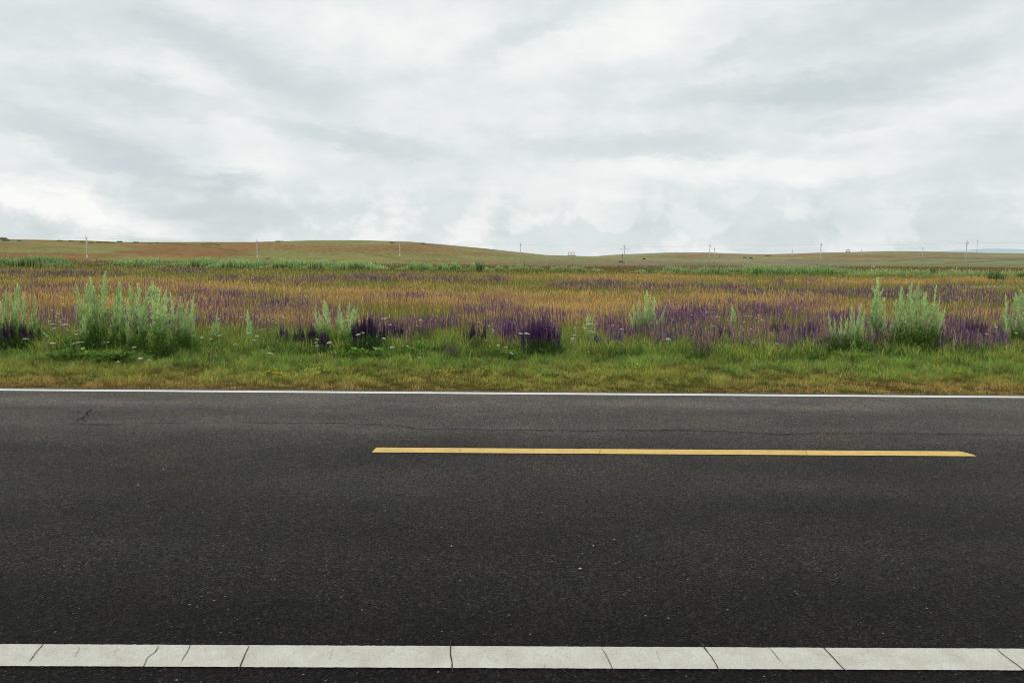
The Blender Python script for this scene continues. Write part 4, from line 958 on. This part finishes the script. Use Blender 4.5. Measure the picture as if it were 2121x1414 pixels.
# small yellow flowers in the short grass
def yellow_mesh():
    B = Buf()
    B.blades(np.zeros((1, 3)), 1.0, .035, rng.normal(size=(1, 2)) * .1, (.1, .14, .03), (.14, .18, .04), seg=1)
    for j in range(6):
        a = j * PI / 3; B.leaves(np.array([[0, 0, .97]]), np.array([[math.cos(a), math.sin(a), .4]]), .13, .10, np.array([[.62, .50, .04]]))
    me = B.mesh('flower'); me.materials.append(M_FLOWER); return me
YM = [yellow_mesh() for _ in range(4)]
for i, (px, py, lb) in enumerate([(562, 780, 'yellow flower patch near the road, left of two below the cream drift'), (575, 778, 'yellow flower patch near the road beside the left one'), (654, 772, 'brightest yellow flower patch in the short grass left of centre'), (662, 777, 'yellow flower patch just below the brightest one'),
        (590, 783, 'thin yellow flower patch between the left pair and the brightest'), (636, 770, 'small yellow flower patch left of the brightest'), (915, 778, 'yellow flower patch left of two below the faded sage tuft'), (927, 775, 'yellow flower patch right of two below the faded sage tuft'), (1000, 768, 'yellow flower patch below the separate sage spikes'),
        (1316, 764, 'yellow flower patch below the silvery wormwood fan'), (1243, 788, 'lone yellow flower patch very near the road, centre right'), (1622, 758, 'upright yellow flower patch in grass before the right purple mass'), (1795, 762, 'yellow flower patch below the short dark-footed wormwood'), (1940, 768, 'yellow flower patch below the widest wormwood'),
        (1986, 776, 'yellow flower patch nearest the road on the right'), (1254, 640, 'golden yellow flower cluster amid the purple sage')]):
    tall = py < 700
    hgt = .5 if tall else 0
    d = ray(px, py); p = CAM + d * ((hgt - CH) / d[2])
    t = thing('yellow_flower_plant', (p[0], p[1], float(terrain(p[0], p[1]))), lb, 'flowers', 'yellow flowers in the grass')
    for j in range(7 if tall else 9):
        o = link('flower', YM[j % 4], None, t, (random.gauss(0, .06 if tall else .10), random.gauss(0, .07), 0))
        h = random.uniform(.42, .52) if tall else random.uniform(.09, .16); w = .19 if tall else .11; o.scale = (w, w, h); o.rotation_euler.z = random.uniform(0, 6)

# dark reeds far off
def reed(px, yb, yt, wpx, n, label):
    b, hh = place_height(px, yb, yt); k = math.hypot(b[0], b[1]) / FOC
    B = Buf(); P = np.zeros((n, 3)); P[:, 0] = rng.normal(size=n) * wpx * k * .16; P[:, 1] = rng.normal(size=n) * .5
    h = hh * (.5 + .5 * rng.random(n)); ln = np.stack([P[:, 0] * .8 + rng.normal(size=n) * .12, rng.normal(size=n) * .1], 1)
    B.blades(P, h, .14, ln, (.04, .07, .025), jit((.085, .14, .05), n, .2), seg=2)
    o = link('reed_clump', B.mesh('reed_clump'), M_LEAF, None, b); tag(o, label, 'reeds', 'dark reed clumps by the fence')
for a in [(995, 562, 538, 26, 60, 'dark spiky reed clump left of the centre pole'), (742, 560, 540, 22, 50, 'dark reed clump in the middle of the long wormwood stand'), (780, 557, 543, 18, 40, 'low dark reed clump around the fence post right of the left hills'), (875, 562, 548, 14, 30, 'small dark green reed clump at the foot of the dark stand'),
          (1612, 566, 547, 30, 60, 'dark reed clump left of the right tall pole'), (1690, 566, 545, 34, 70, 'dark reed clump under the right tall pole'), (1760, 570, 550, 34, 60, 'dark reed clump under the ridge shelter'), (2062, 584, 556, 36, 70, 'green reed clump below the right-hand tallest pole'), (2116, 578, 560, 26, 50, 'dark reed clump at the right edge of the photo'), (1930, 573, 550, 22, 34, 'thin dark reed clump right of the shelter'),
          (1345, 566, 553, 26, 40, 'reed clump in front of the fence gap, right of the crossarm pole')]: reed(*a)

# bushes and scrub dotted on the hill
def hill_bush_mesh():
    B = Buf(); n = 260; D = rng.normal(size=(n, 3)); D[:, 2] = np.abs(D[:, 2]) * .8; D /= np.linalg.norm(D, axis=1, keepdims=True); rad = rng.random(n) ** .4 * (.6 + .6 * rng.random(n))
    B.leaves(D * rad[:, None], D, .35, .22, jit(mixc((.08, .11, .05), (.16, .22, .10), rad), n, .2)); me = B.mesh('hill_bush'); me.materials.append(M_LEAF); return me
HB = [hill_bush_mesh() for _ in range(3)]
def on_hill(px, py, r0=180, r1=1500):
    """where the sight line through that point of the photo meets the terrain"""
    prev = None
    for r in np.linspace(r0, r1, 1400):
        p = at_dist(px, py, r)
        if p[2] <= float(terrain(p[0], p[1])): return p
    return None
HBL = [(123, 500.2), (147, 500.4), (170, 502.4), (188, 503), (205, 503), (212, 502.8), (219, 503.2), (227, 503.4), (234, 503.3), (248, 502), (282, 503.3), (325, 503.8), (310, 505), (420, 507), (428, 506.6), (436, 507), (446, 506.4), (452, 508.5), (40, 500), (575, 501.2), (812, 503.3), (875, 505.3), (690, 541), (555, 536)]
for i, (a, b) in enumerate(HBL):
    p = on_hill(a, b)
    if p is None: continue
    o = link('hill_bush', HB[i % 3], None, None, p); s = random.uniform(.5, 1.0) * math.hypot(p[0], p[1]) / 480; o.scale = (s * 1.8, s, s * .75)
    grp = 'scrub bushes on the left hill' if b < 510 else 'scrub bushes at the foot of the hill'
    lb = 'tiny dark green scrub bush on the upper slope of the left hill' if a < 400 else ('pale green scrub bush in the patch above the hill track' if b < 510 and a < 500 else ('scrub bush on the crest of the middle hill' if b < 510 else 'greener scrub bush low at the hill foot behind the thicket'))
    tag(o, lb, 'bush', grp)

# ------------------------------------------------------------------ utility poles and wires
M_CONC = simple('pole_concrete', (.50, .49, .46), .9, .1, 3); M_CONCD = simple('weathered_wood', (.22, .20, .18), .9, .2, 3); M_IRON = simple('dark_iron', (.07, .072, .08), .6, .2, 5); M_PORC = simple('porcelain', (.22, .20, .19), .3, .1, 5); M_PW = simple('white_band_paint', (.72, .72, .70), .7, .08, 6)
M_WIRE = simple('aluminium_wire', (.22, .23, .24), .6, .05, 3)
POLES = [(178, 489, 'A', 0), (532, 497, 'A', 0), (828, 500, 'A', 0), (1078, 504, 'A', 0), (1294, 508, 'A', 1), (1470, 506, 'A', 0), (1701, 503, 'A', 0), (2003, 499, 'A', 0),
         (1480, 513, 'B', 0), (1641, 517, 'B', 0), (1784, 517, 'B', 0), (1912, 512, 'B', 0), (2025, 497.5, 'B', 0)]
PLAB = ['pale concrete pole with white band, leftmost of all', 'concrete pole rising just above the hill at the dip left of the middle hill', 'concrete pole before the slope of the middle hill', 'concrete pole where the middle hill falls to the valley',
        'pole with a wide crossarm, right of the valley', 'taller, slightly leaning pole of the close pair', 'lone tall pole right of the cattle', 'tallest nearest pole at the right', 'shorter pole of the close pair, right of the leaning one',
        'thin faint pole between cattle and the lone tall pole', 'thin faint pole just right of the ridge shelter', 'thin faint pole halfway between shelter and tallest pole', 'pole standing behind the ridge next to the tallest pole']
tops = {'A': [], 'B': []}
def pole_parts(hgt, lower_arm):
    out = []
    bm = bmesh.new(); tube(bm, [(0, 0, -.5), (0, 0, hgt * .5), (0, 0, hgt)], [.17, .145, .11], 10); out.append(('pole_shaft', bm_mesh('pole_shaft', bm, True), M_CONC))
    bm = bmesh.new(); box(bm, -.62, .62, -.14, -.06, hgt - .72, hgt - .66); 
    for s in (-1, 1): tube(bm, [(s * .4, -.1, hgt - .7), (0, -.12, hgt - 1.25)], [.02, .02], 6)
    out.append(('crossarm', bm_mesh('crossarm', bm), M_IRON))
    for x, z in ((-.55, hgt - .66), (.55, hgt - .66), (0, hgt)):
        bm = bmesh.new(); yy = -.1 if x else 0
        tube(bm, [(x, yy, z), (x, yy, z + .12)], [.02, .02], 6); tube(bm, [(x, yy, z + .1), (x, yy, z + .16), (x, yy, z + .2), (x, yy, z + .28)], [.07, .08, .05, .04], 8)
        out.append(('insulator', bm_mesh('insulator', bm), M_PORC))
    return out
for i, (px, yt, line, low) in enumerate(POLES):
    r = (262, 285, 312, 335, 330, 318, 290, 262, 375, 430, 440, 430, 735)[i]
    p = at_dist(px, yt, r); tz = float(terrain(p[0], p[1])); hgt = p[2] - tz

    az = math.atan2(p[0], p[1])
    t = thing('utility_pole', (p[0], p[1], tz), PLAB[i], 'utility pole', 'utility poles on the pasture', rz=-az + PI * .3 if i != 4 else -az)
    for nm, me, m in pole_parts(hgt, low): link(nm, me, m, t)
    if i == 4:
        bm = bmesh.new(); box(bm, -1.9, 1.9, .06, .16, hgt - 1.72, hgt - 1.60); 
        for s in (-1.6, 1.6): tube(bm, [(s, .11, hgt - 1.6), (s, .11, hgt - 1.4)], [.05, .06], 6)
        link('lower_crossarm', bm_mesh('lower_crossarm', bm), M_IRON, t)
        bm = bmesh.new(); tube(bm, [(-.95, .3, -.5), (-.85, .2, 4.3)], [.16, .12], 8); box(bm, -.85, 0, .15, .25, 3.9, 4.0); link('stub_pole', bm_mesh('stub_pole', bm), M_CONCD, t)
    if i in (0, 1, 2):
        bm = bmesh.new(); tube(bm, [(0, 0, 1.6), (0, 0, 2.5)], [.185, .18], 10, False); link('white_band', bm_mesh('white_band', bm), M_PW, t)
    if i == 5: t.rotation_euler.y = math.radians(1.5)
    tops[line].append((px, p[0], p[1], tz + hgt))
for ln, lab in (('A', 'front line'), ('B', 'rear line')):
    T = sorted(tops[ln]); 
    first = T[0]; last = T[-1]
    # carry the wires on past the frame as the line itself does
    T = [(0, first[1] * 2 - T[1][1], first[2] * 2 - T[1][2], first[3])] * (ln == 'A') + T + [(0, last[1] * 2 - T[-2][1], last[2] * 2 - T[-2][2], last[3])]
    for j, (off, dz) in enumerate(((-.55, -.42), (0, .25), (.55, -.42))):
        bm = bmesh.new()
        for (a, b) in zip(T, T[1:]):
            A = Vector(a[1:]); Bv = Vector(b[1:]); d = (Bv - A); d.z = 0; d.normalize(); nrm = Vector((-d.y, d.x, 0)) * off
            pts = []
            for k in range(13):
                s = k / 12; q = A.lerp(Bv, s) + nrm; q.z += dz - .5 * 4 * s * (1 - s); pts.append(tuple(q))
            tube(bm, pts, [.009] * 13, 4, False)
        o = link('overhead_wire', bm_mesh('overhead_wire', bm), M_WIRE)
        tag(o, f"thin {('near', 'top', 'far')[j]}-side overhead wire of the {'front line of taller' if ln == 'A' else 'rear line of fainter'} poles", 'wire', 'overhead wires between the poles')

# fence
M_POST = simple('dark_fence_post', (.085, .075, .065), .9, .25, 6)
FP = [(82, 533, 551), (201, 535.5, 550), (330, 537, 552), (563, 537.5, 552), (668, 541, 554), (778, 541.5, 554), (985, 545, 557), (1087, 546, 560), (1186, 546, 560), (1282.5, 549, 560), (1377, 550, 561), (1472, 551, 562), (1560, 552, 563), (1650, 553, 564)]
FL = ['dark fence post left of the leftmost pole', 'dark fence post just right of the leftmost pole', 'fence post half hidden in the tallest wormwood stand', 'dark fence post right of the pole at the dip', 'fence post sunk in the long wormwood stand', 'dark fence post left of the pole before the middle hill', 'fence post beside the spiky reed clump', 'dark fence post just right of the centre pole', 'dark fence post below the pale row on the skyline', 'dark fence post left of the crossarm pole foot', 'fence post midway between crossarm pole and close pole pair', 'dark fence post under the close pole pair', 'fence post under the grazing cattle', 'fence post under the thin faint pole']
posts = []
for (px, yt, yb), lb in zip(FP, FL):
    r = 1.35 * FOC / (yb - yt if yb - yt > 13 else 13.8)
    p = at_dist(px, yt, r); z = float(terrain(p[0], p[1])); h = min(max(p[2] - z, 1.1), 2.0)
    bm = bmesh.new(); tube(bm, [(0, 0, -.3), (0, 0, h * .6), (0, 0, h)], [.06, .055, .05], 6)
    for zz in (.35, .75, h - .12): tube(bm, [(-.07, 0, z * 0 + zz), (.07, 0, zz)], [.018, .018], 5)
    o = link('fence_post', bm_mesh('fence_post', bm), M_POST, None, (p[0], p[1], z)); o.rotation_euler.y = random.gauss(0, .03); tag(o, lb, 'fence post', 'wire fence posts across the meadow'); posts.append((p[0], p[1], z, h))
for j, f in enumerate((.30, .62, .92)):
    bm = bmesh.new(); pts = []
    for a, b in zip(posts, posts[1:]):
        for k in range(4):
            s = k / 4; pts.append((a[0] + (b[0] - a[0]) * s, a[1] + (b[1] - a[1]) * s, a[2] + (b[2] - a[2]) * s + (a[3] * f) * (1 - s) + b[3] * f * s - .03 * 4 * s * (1 - s)))
    a = posts[-1]; pts.append((a[0], a[1], a[2] + a[3] * f)); tube(bm, pts, [.012] * len(pts), 4, False)
    tag(link('fence_wire', bm_mesh('fence_wire', bm), M_IRON), f"{('lowest', 'middle', 'top')[j]} of the three rusty fence wires strung between the posts", 'fence wire', 'fence wires')

# ------------------------------------------------------------------ cattle
def cow_mesh(grazing):
    V = []; E = []; Rr = []
    def v(p, r, par=None):
        V.append(p); Rr.append(r); i = len(V) - 1
        if par is not None: E.append((par, i))
        return i
    hip = v((-.75, 0, 1.15), (.30, .34)); mid = v((-.1, 0, 1.05), (.34, .40), hip); sh = v((.55, 0, 1.12), (.28, .38), mid)
    if grazing: nk = v((.95, 0, .92), (.16, .20), sh); pl = v((1.2, 0, .55), (.14, .15), nk); mz = v((1.38, 0, .20), (.09, .09), pl)
    else: nk = v((.95, 0, 1.35), (.15, .19), sh); pl = v((1.15, 0, 1.52), (.14, .15), nk); mz = v((1.5, 0, 1.38), (.09, .09), pl)
    for s in (-1, 1):
        e = v((V[pl][0] - .03, s * .2, V[pl][2] + .1), (.05, .03), pl)
        k = v((.55 + .02 * s, s * .2, .62), (.10, .11), sh); k2 = v((.58, s * .2, .35), (.06, .06), k); v((.56 + .06 * s, s * .2, .03), (.07, .06), k2)
        t = v((-.82, s * .2, .72), (.13, .16), hip); hk = v((-1.0 + .05 * s, s * .2, .45), (.07, .08), t); v((-.9 + .08 * s, s * .2, .03), (.07, .06), hk)
    tl = v((-1.1, 0, 1.25), (.05, .05), hip); tl2 = v((-1.18, 0, .85), (.03, .03), tl); v((-1.17, 0, .5), (.05, .05), tl2)
    me = bpy.data.meshes.new('cow'); me.from_pydata(V, E, [])
    o = bpy.data.objects.new('cow', me); COL.objects.link(o)
    md = o.modifiers.new('skin', 'SKIN'); o.modifiers.new('sub', 'SUBSURF').levels = 1
    for i, d in enumerate(me.skin_vertices[0].data): d.radius = Rr[i]; d.use_root = (i == 0)
    dg = bpy.context.evaluated_depsgraph_get(); m2 = bpy.data.meshes.new_from_object(o.evaluated_get(dg)); bpy.data.objects.remove(o)
    m2.materials.clear(); m2.materials.append(M_COW); return m2
M_COW = simple('black_hide', (.045, .042, .04), .7, .3, 2)
CW = [cow_mesh(True), cow_mesh(False)]
for px, py, k, rz, lb in [(1334, 539, 0, .5, 'dark cow grazing alone on the slope right of the crossarm pole'), (1543, 536, 0, .2, 'left cow of the close pair on the slope right of the pole pair'), (1555, 537.5, 1, 2.9, 'right and larger cow of the close pair on the slope'), (1491, 533.5, 1, 1.3, 'small upright dark cow right above the pole pair'), (1588, 531.5, 0, .2, 'left cow of the two highest ones near the ridge'), (1594.5, 531.2, 0, 3.0, 'right cow of the two highest ones near the ridge'), (1286, 545.5, 0, .1, 'dark cow at the foot of the slope left of the crossarm pole')]:
    p = on_hill(px, py)
    if p is None: print('no hill for cow', px); continue
    o = link('cow', CW[k], None, None, (p[0], p[1], float(terrain(p[0], p[1])) - .02)); o.rotation_euler.z = rz; o.scale = (.85, .85, .85); print('cow', px, np.hypot(p[0], p[1])); tag(o, lb, 'cow', 'cattle on the far slope')

# ------------------------------------------------------------------ far structures
def crest(px):
    a = ray(px, 520); az = math.atan2(a[0], a[1]); rr = np.linspace(250, 1400, 1200); x = rr * math.sin(az); y = rr * math.cos(az); z = terrain(x, y); i = int(np.argmax((z - CH) / rr)); return x[i], y[i], z[i], rr[i], az
x, y, z, r, az = crest(1756.5)
M_ROOF = simple('grey_tile', (.20, .23, .25), .8, .15, 2); M_SHW = simple('grey_timber', (.17, .17, .16), .8, .2, 2)
t = thing('shelter', (x, y, z), 'small open shelter with wide pointed roof on the right ridge', 'shelter', rz=-az)
k = r / FOC
bm = bmesh.new(); box(bm, -4 * k, 4 * k, -3 * k, 3 * k, -.6, .9 * k); link('plinth', bm_mesh('plinth', bm), M_SHW, t)
for sx in (-1, 1):
    for sy2 in (-1, 1):
        bm = bmesh.new(); tube(bm, [(sx * 3.3 * k, sy2 * 2.4 * k, .9 * k), (sx * 3.3 * k, sy2 * 2.4 * k, 3.4 * k)], [.17, .15], 8); link('column', bm_mesh('column', bm), M_SHW, t)
bm = bmesh.new()
prof = [(5.6, 3.3), (4.3, 3.55), (2.6, 4.1), (1.3, 4.6), (.5, 5.3), (.05, 6.0)]
rings = [[bm.verts.new((sx * a * k, sy2 * a * .8 * k, h * k)) for sx, sy2 in ((-1, -1), (1, -1), (1, 1), (-1, 1))] for a, h in prof]
for a, b in zip(rings, rings[1:]):
    for j in range(4): bm.faces.new((a[j], a[(j + 1) % 4], b[(j + 1) % 4], b[j]))
bm.faces.new(rings[0][::-1]); bm.faces.new(rings[-1]); rf = link('roof', bm_mesh('roof', bm), M_ROOF, t)
# row of pale posts on a low red-brown wall at the valley
x, y, z, r, az = crest(1184); k = r / FOC
t = thing('sign_frame', (x, y, z), 'pale open frame with five uprights over a low brown wall on the valley skyline', 'sign frame', rz=-az)
bm = bmesh.new(); box(bm, -8.5 * k, 8.5 * k, -.6, .6, -.8, 1.2 * k); link('low_wall', bm_mesh('low_wall', bm), simple('brown_brick', (.30, .19, .14), .9, .2, 1.5), t)
M_PALE = simple('pale_panel_paint', (.72, .68, .62), .8, .08, 1)
for j in range(5):
    X = (-6.4 + j * 3.2) * k
    bm = bmesh.new(); tube(bm, [(X, 0, 1.2 * k), (X, 0, 5.0 * k)], [.28, .28], 8); link('upright', bm_mesh('upright', bm), simple('brown_upright', (.42, .33, .28), .8, .1, 1) if j == 0 else bpy.data.materials['brown_upright'], t)
bm = bmesh.new(); box(bm, -7 * k, 7 * k, -.35, .35, 5.0 * k, 5.6 * k); 
for j in range(5): X = (-6.4 + j * 3.2) * k; box(bm, X - .8 * k, X + .8 * k, -.3, .3, 5.6 * k, 8.2 * k)
link('panel_row', bm_mesh('panel_row', bm), M_PALE, t)
# long low dark shed roof on the left hill top
p = on_hill(12, 499); r = math.hypot(p[0], p[1]); k = r / FOC
t = thing('low_shed', (p[0], p[1], float(terrain(p[0], p[1]))), 'long low shed with a dark roof on the far left hilltop', 'shed', rz=-math.atan2(p[0], p[1]))
bm = bmesh.new(); box(bm, -5.5 * k, 5.5 * k, -1.5, 1.5, -.3, 1.0 * k); link('wall', bm_mesh('wall', bm), simple('earth_wall', (.30, .29, .22), .9, .15, 1), t)
bm = bmesh.new()
vs = [bm.verts.new(q) for q in ((-6 * k, -2, 1.0 * k), (6 * k, -2, 1.0 * k), (6 * k, 2, 1.0 * k), (-6 * k, 2, 1.0 * k), (-6 * k, 0, 2.3 * k), (6 * k, 0, 2.3 * k))]
for f in ((0, 1, 5, 4), (2, 3, 4, 5), (0, 4, 3), (1, 2, 5), (0, 3, 2, 1)): bm.faces.new([vs[i] for i in f])
link('roof', bm_mesh('roof', bm), simple('dark_roof', (.06, .055, .03), .9, .2, 1), t)
for i, px in enumerate((-6, 0, 6, 11)):
    x, y, z, r, az = crest(px); o = link('hilltop_bush', HB[i % 3], None, None, (x, y, z)); o.scale = (1.6, 1.2, .9); tag(o, 'green bush on the skyline above the low shed', 'bush', 'bushes above the low shed')
# small hut with fence rail on the crest left of the middle hill
x, y, z, r, az = crest(581); k = r / FOC
t = thing('crest_trough', (x, y, z), 'dark low trough on legs on the crest left of the middle hill', 'trough', rz=-az)
bm = bmesh.new(); box(bm, -5 * k, 6 * k, -.4, .4, .5 * k, 1.1 * k); link('basin', bm_mesh('basin', bm), M_SHW, t)
for j in (-4, 0, 5): bm = bmesh.new(); box(bm, j * k - .1, j * k + .1, -.3, .3, -.3, .5 * k); link('leg', bm_mesh('leg', bm), M_SHW, t)
# white marker stone right of shelter
p = on_hill(1809, 553.5, 140) 
if p is not None:
    bm = bmesh.new(); box(bm, -.25, .25, -.2, .2, -.1, .42)
    bmesh.ops.bevel(bm, geom=bm.edges[:], offset=.07, segments=2, affect='EDGES')
    tag(link('marker_stone', bm_mesh('marker_stone', bm), M_PW, None, p), 'small white marker stone in the pasture between shelter and tallest pole', 'stone')

# ------------------------------------------------------------------ sky and light
def build_world():
    w = bpy.data.worlds.new('World'); scn.world = w; w.use_nodes = True; nt = w.node_tree; Lk = nt.links.new
    bg = nt.nodes['Background']; bg.inputs['Strength'].default_value = .1
    sk = nd(nt, 'ShaderNodeTexSky'); sk.sky_type = 'NISHITA'; sk.sun_disc = False; sk.sun_elevation = math.radians(52); sk.sun_rotation = math.radians(-150 + 0)
    tc = nd(nt, 'ShaderNodeTexCoord'); sx = nd(nt, 'ShaderNodeSeparateXYZ'); Lk(tc.outputs['Generated'], sx.inputs[0])
    def mth(op, a, b=None, c=None, clamp=False):
        n = nd(nt, 'ShaderNodeMath', operation=op); n.use_clamp = clamp
        for i, v in enumerate((a, b, c)):
            if v is None: continue
            if isinstance(v, (int, float)): n.inputs[i].default_value = v
            else: Lk(v, n.inputs[i])
        return n.outputs[0]
    def comb(x, y, z):
        n = nd(nt, 'ShaderNodeCombineXYZ')
        for i, v in enumerate((x, y, z)):
            if isinstance(v, (int, float)): n.inputs[i].default_value = v
            else: Lk(v, n.inputs[i])
        return n.outputs[0]
    def noise(vec, s, d, r=.55, dist=0.0):
        n = nd(nt, 'ShaderNodeTexNoise'); n.inputs['Scale'].default_value = s; n.inputs['Detail'].default_value = d; n.inputs['Roughness'].default_value = r; n.inputs['Distortion'].default_value = dist; Lk(vec, n.inputs['Vector']); return n.outputs['Fac']
    def mr(s, a, b, c, d, smooth=False):
        n = nd(nt, 'ShaderNodeMapRange'); Lk(s, n.inputs[0])
        if smooth: n.interpolation_type = 'SMOOTHSTEP'
        for i, v in enumerate((a, b, c, d)): n.inputs[i + 1].default_value = v
        return n.outputs[0]
    az = mth('ARCTAN2', sx.outputs[0], sx.outputs[1]); el = mth('ARCSINE', sx.outputs[2])
    # flat cloud deck coordinates
    k = mth('DIVIDE', 1.0, mth('ADD', mth('MAXIMUM', sx.outputs[2], 0.0), .10))
    deck = comb(mth('MULTIPLY', sx.outputs[0], k), mth('MULTIPLY', sx.outputs[1], k), 0)
    ang = comb(az, mth('MULTIPLY', el, 2.2), 0)
    wx = mth('MULTIPLY', mth('SUBTRACT', noise(ang, 3.2, 8, .6), .5), .11)
    ang2 = comb(mth('MULTIPLY', az, 1.0), mth('ADD', mth('MULTIPLY', el, 3.0), 7.3), 0)
    wy = mth('MULTIPLY', mth('SUBTRACT', noise(ang2, 3.6, 8, .62), .5), .07)
    w2 = mth('MULTIPLY', mth('SUBTRACT', noise(ang, 17, 9, .66), .5), .055); w3 = mth('MULTIPLY', mth('SUBTRACT', noise(ang2, 19, 9, .66), .5), .045)
    au = mth('ADD', mth('ADD', az, wx), w2); ev = mth('ADD', mth('ADD', el, wy), w3)
    def blob(px, py, rx, ry, rot, amp, sharp=1.0):
        d = ray(px, py); a0 = math.atan2(d[0], d[1]); e0 = math.atan2(d[2], math.hypot(d[0], d[1]))
        A = rx / FOC; Bq = ry / FOC; c, s = math.cos(math.radians(rot)), math.sin(math.radians(rot))
        du = mth('SUBTRACT', au, a0); dv = mth('SUBTRACT', ev, e0)
        p = mth('ADD', mth('MULTIPLY', du, c / A), mth('MULTIPLY', dv, s / A)); q = mth('ADD', mth('MULTIPLY', du, -s / Bq), mth('MULTIPLY', dv, c / Bq))
        r2 = mth('ADD', mth('MULTIPLY', p, p), mth('MULTIPLY', q, q))
        return mth('MULTIPLY', mth('EXPONENT', mth('MULTIPLY', mth('POWER', r2, 1.4), -1.0)), amp)
    BL = [(200, 62, 300, 30, 3, -.35), (480, 125, 230, 38, -18, -.8), (700, 165, 90, 22, -12, -.3), (310, 205, 120, 24, -14, -.85), (120, 180, 130, 26, -14, -.45), (170, 300, 260, 42, -16, -.75), (330, 340, 150, 30, -14, -.4), (490, 362, 70, 15, 8, -.75), (730, 290, 190, 24, -8, -.8), (420, 455, 210, 55, 0, -.65),
          (1080, 72, 150, 26, 20, -.5), (1830, 45, 270, 38, 8, -.8), (1500, 110, 90, 14, 28, -.35), (1800, 160, 260, 34, 9, -.85), (1520, 195, 190, 18, 3, -.6), (1400, 300, 190, 24, 0, -.55), (1730, 250, 110, 13, 2, -.45), (2080, 320, 110, 34, 0, -.65), (1150, 305, 130, 18, -6, -.35), (1900, 370, 260, 20, 0, -.1),
          (1750, 420, 55, 55, 0, -.4), (1340, 450, 130, 45, 0, -.35), (1030, 445, 40, 26, 20, -.6), (1800, 480, 330, 40, 0, -.45), (90, 470, 80, 22, 0, -.3), (700, 440, 260, 16, 0, -.15), (1960, 425, 60, 12, 0, -.3),
          (800, 60, 230, 55, -4, .65), (1270, 75, 190, 48, 14, .8), (400, 228, 90, 16, -10, .45), (360, 160, 120, 18, -12, .3), (180, 425, 210, 22, -9, .95), (300, 465, 110, 18, -6, .7), (1950, 230, 210, 22, 8, .35), (1500, 350, 330, 22, 0, .55), (560, 335, 80, 22, -14, .4), (130, 330, 170, 12, -16, .3), (1150, 400, 150, 40, 0, .45), (1700, 370, 100, 18, 0, .35), (1250, 250, 150, 22, 0, .15), (950, 480, 50, 22, 0, .4), (450, 260, 110, 26, -10, .35)]
    tot = None
    for b in BL:
        v = blob(*b); tot = v if tot is None else mth('ADD', tot, v)
    streak = mth('SUBTRACT', noise(comb(mth('MULTIPLY', sx.outputs[0], mth('MULTIPLY', k, .55)), mth('MULTIPLY', sx.outputs[1], mth('MULTIPLY', k, 1.0)), 0), 1.1, 9, .58, .3), .5)
    wisps = mth('SUBTRACT', noise(comb(mth('MULTIPLY', az, 1.0), mth('MULTIPLY', el, 2.3), 2.0), 6.0, 9, .58, .3), .5)
    cum = mth('SUBTRACT', noise(comb(mth('MULTIPLY', az, 1.0), mth('MULTIPLY', el, 1.4), 5.0), 9.0, 9, .55, .2), .5)
    lowm = mr(el, .05, .12, 1, 0, True)
    tot = mth('ADD', tot, mth('MULTIPLY', streak, .35))
    tot = mth('ADD', tot, mth('MULTIPLY', wisps, .7))
    puff = mth('SUBTRACT', noise(comb(mth('MULTIPLY', az, 1.0), mth('MULTIPLY', el, 1.9), 9.0), 15.0, 8, .6, .15), .5)
    tot = mth('ADD', tot, mth('MULTIPLY', puff, 1.25))
    cumr = mr(cum, -.035, .05, -.5, .5, True)
    tot = mth('ADD', tot, mth('MULTIPLY', mth('MULTIPLY', cumr, lowm), .6))
    # overhead and behind, the deck keeps its even brightness
    f = mr(tot, -1.15, 1.0, 0, 1)
    cr = nd(nt, 'ShaderNodeValToRGB'); Lk(f, cr.inputs[0]); e = cr.color_ramp.elements
    e[0].position = 0; e[0].color = (.61, .68, .695, 1); e[1].position = 1; e[1].color = (.98, .985, .955, 1)
    m1 = e.new(.35); m1.color = (.715, .77, .775, 1); m2 = e.new(.68); m2.color = (.86, .885, .88, 1)
    sc = nd(nt, 'ShaderNodeVectorMath', operation='SCALE'); Lk(cr.outputs[0], sc.inputs[0]); sc.inputs['Scale'].default_value = 10.0
    mx = nd(nt, 'ShaderNodeMix', data_type='RGBA'); mx.inputs[0].default_value = .97; Lk(sk.outputs[0], mx.inputs[6]); Lk(sc.outputs[0], mx.inputs[7])
    Lk(mx.outputs[2], bg.inputs['Color'])
build_world()
sd = bpy.data.lights.new('sun', 'SUN'); sd.energy = 1.0; sd.angle = math.radians(20); sd.color = (1, .96, .9)
so = bpy.data.objects.new('sun', sd); COL.objects.link(so)
el_, rot_ = math.radians(52), math.radians(-150)
sdir = Vector((math.sin(-rot_) * math.cos(el_) * -1, math.cos(rot_) * math.cos(el_), math.sin(el_)))
so.rotation_euler = sdir.to_track_quat('Z', 'Y').to_euler()
scn.cycles.use_adaptive_sampling = True
scn.cycles.filter_width = 1.0
scn.cycles.max_bounces = 4; scn.cycles.diffuse_bounces = 2; scn.cycles.glossy_bounces = 2; scn.cycles.transmission_bounces = 3
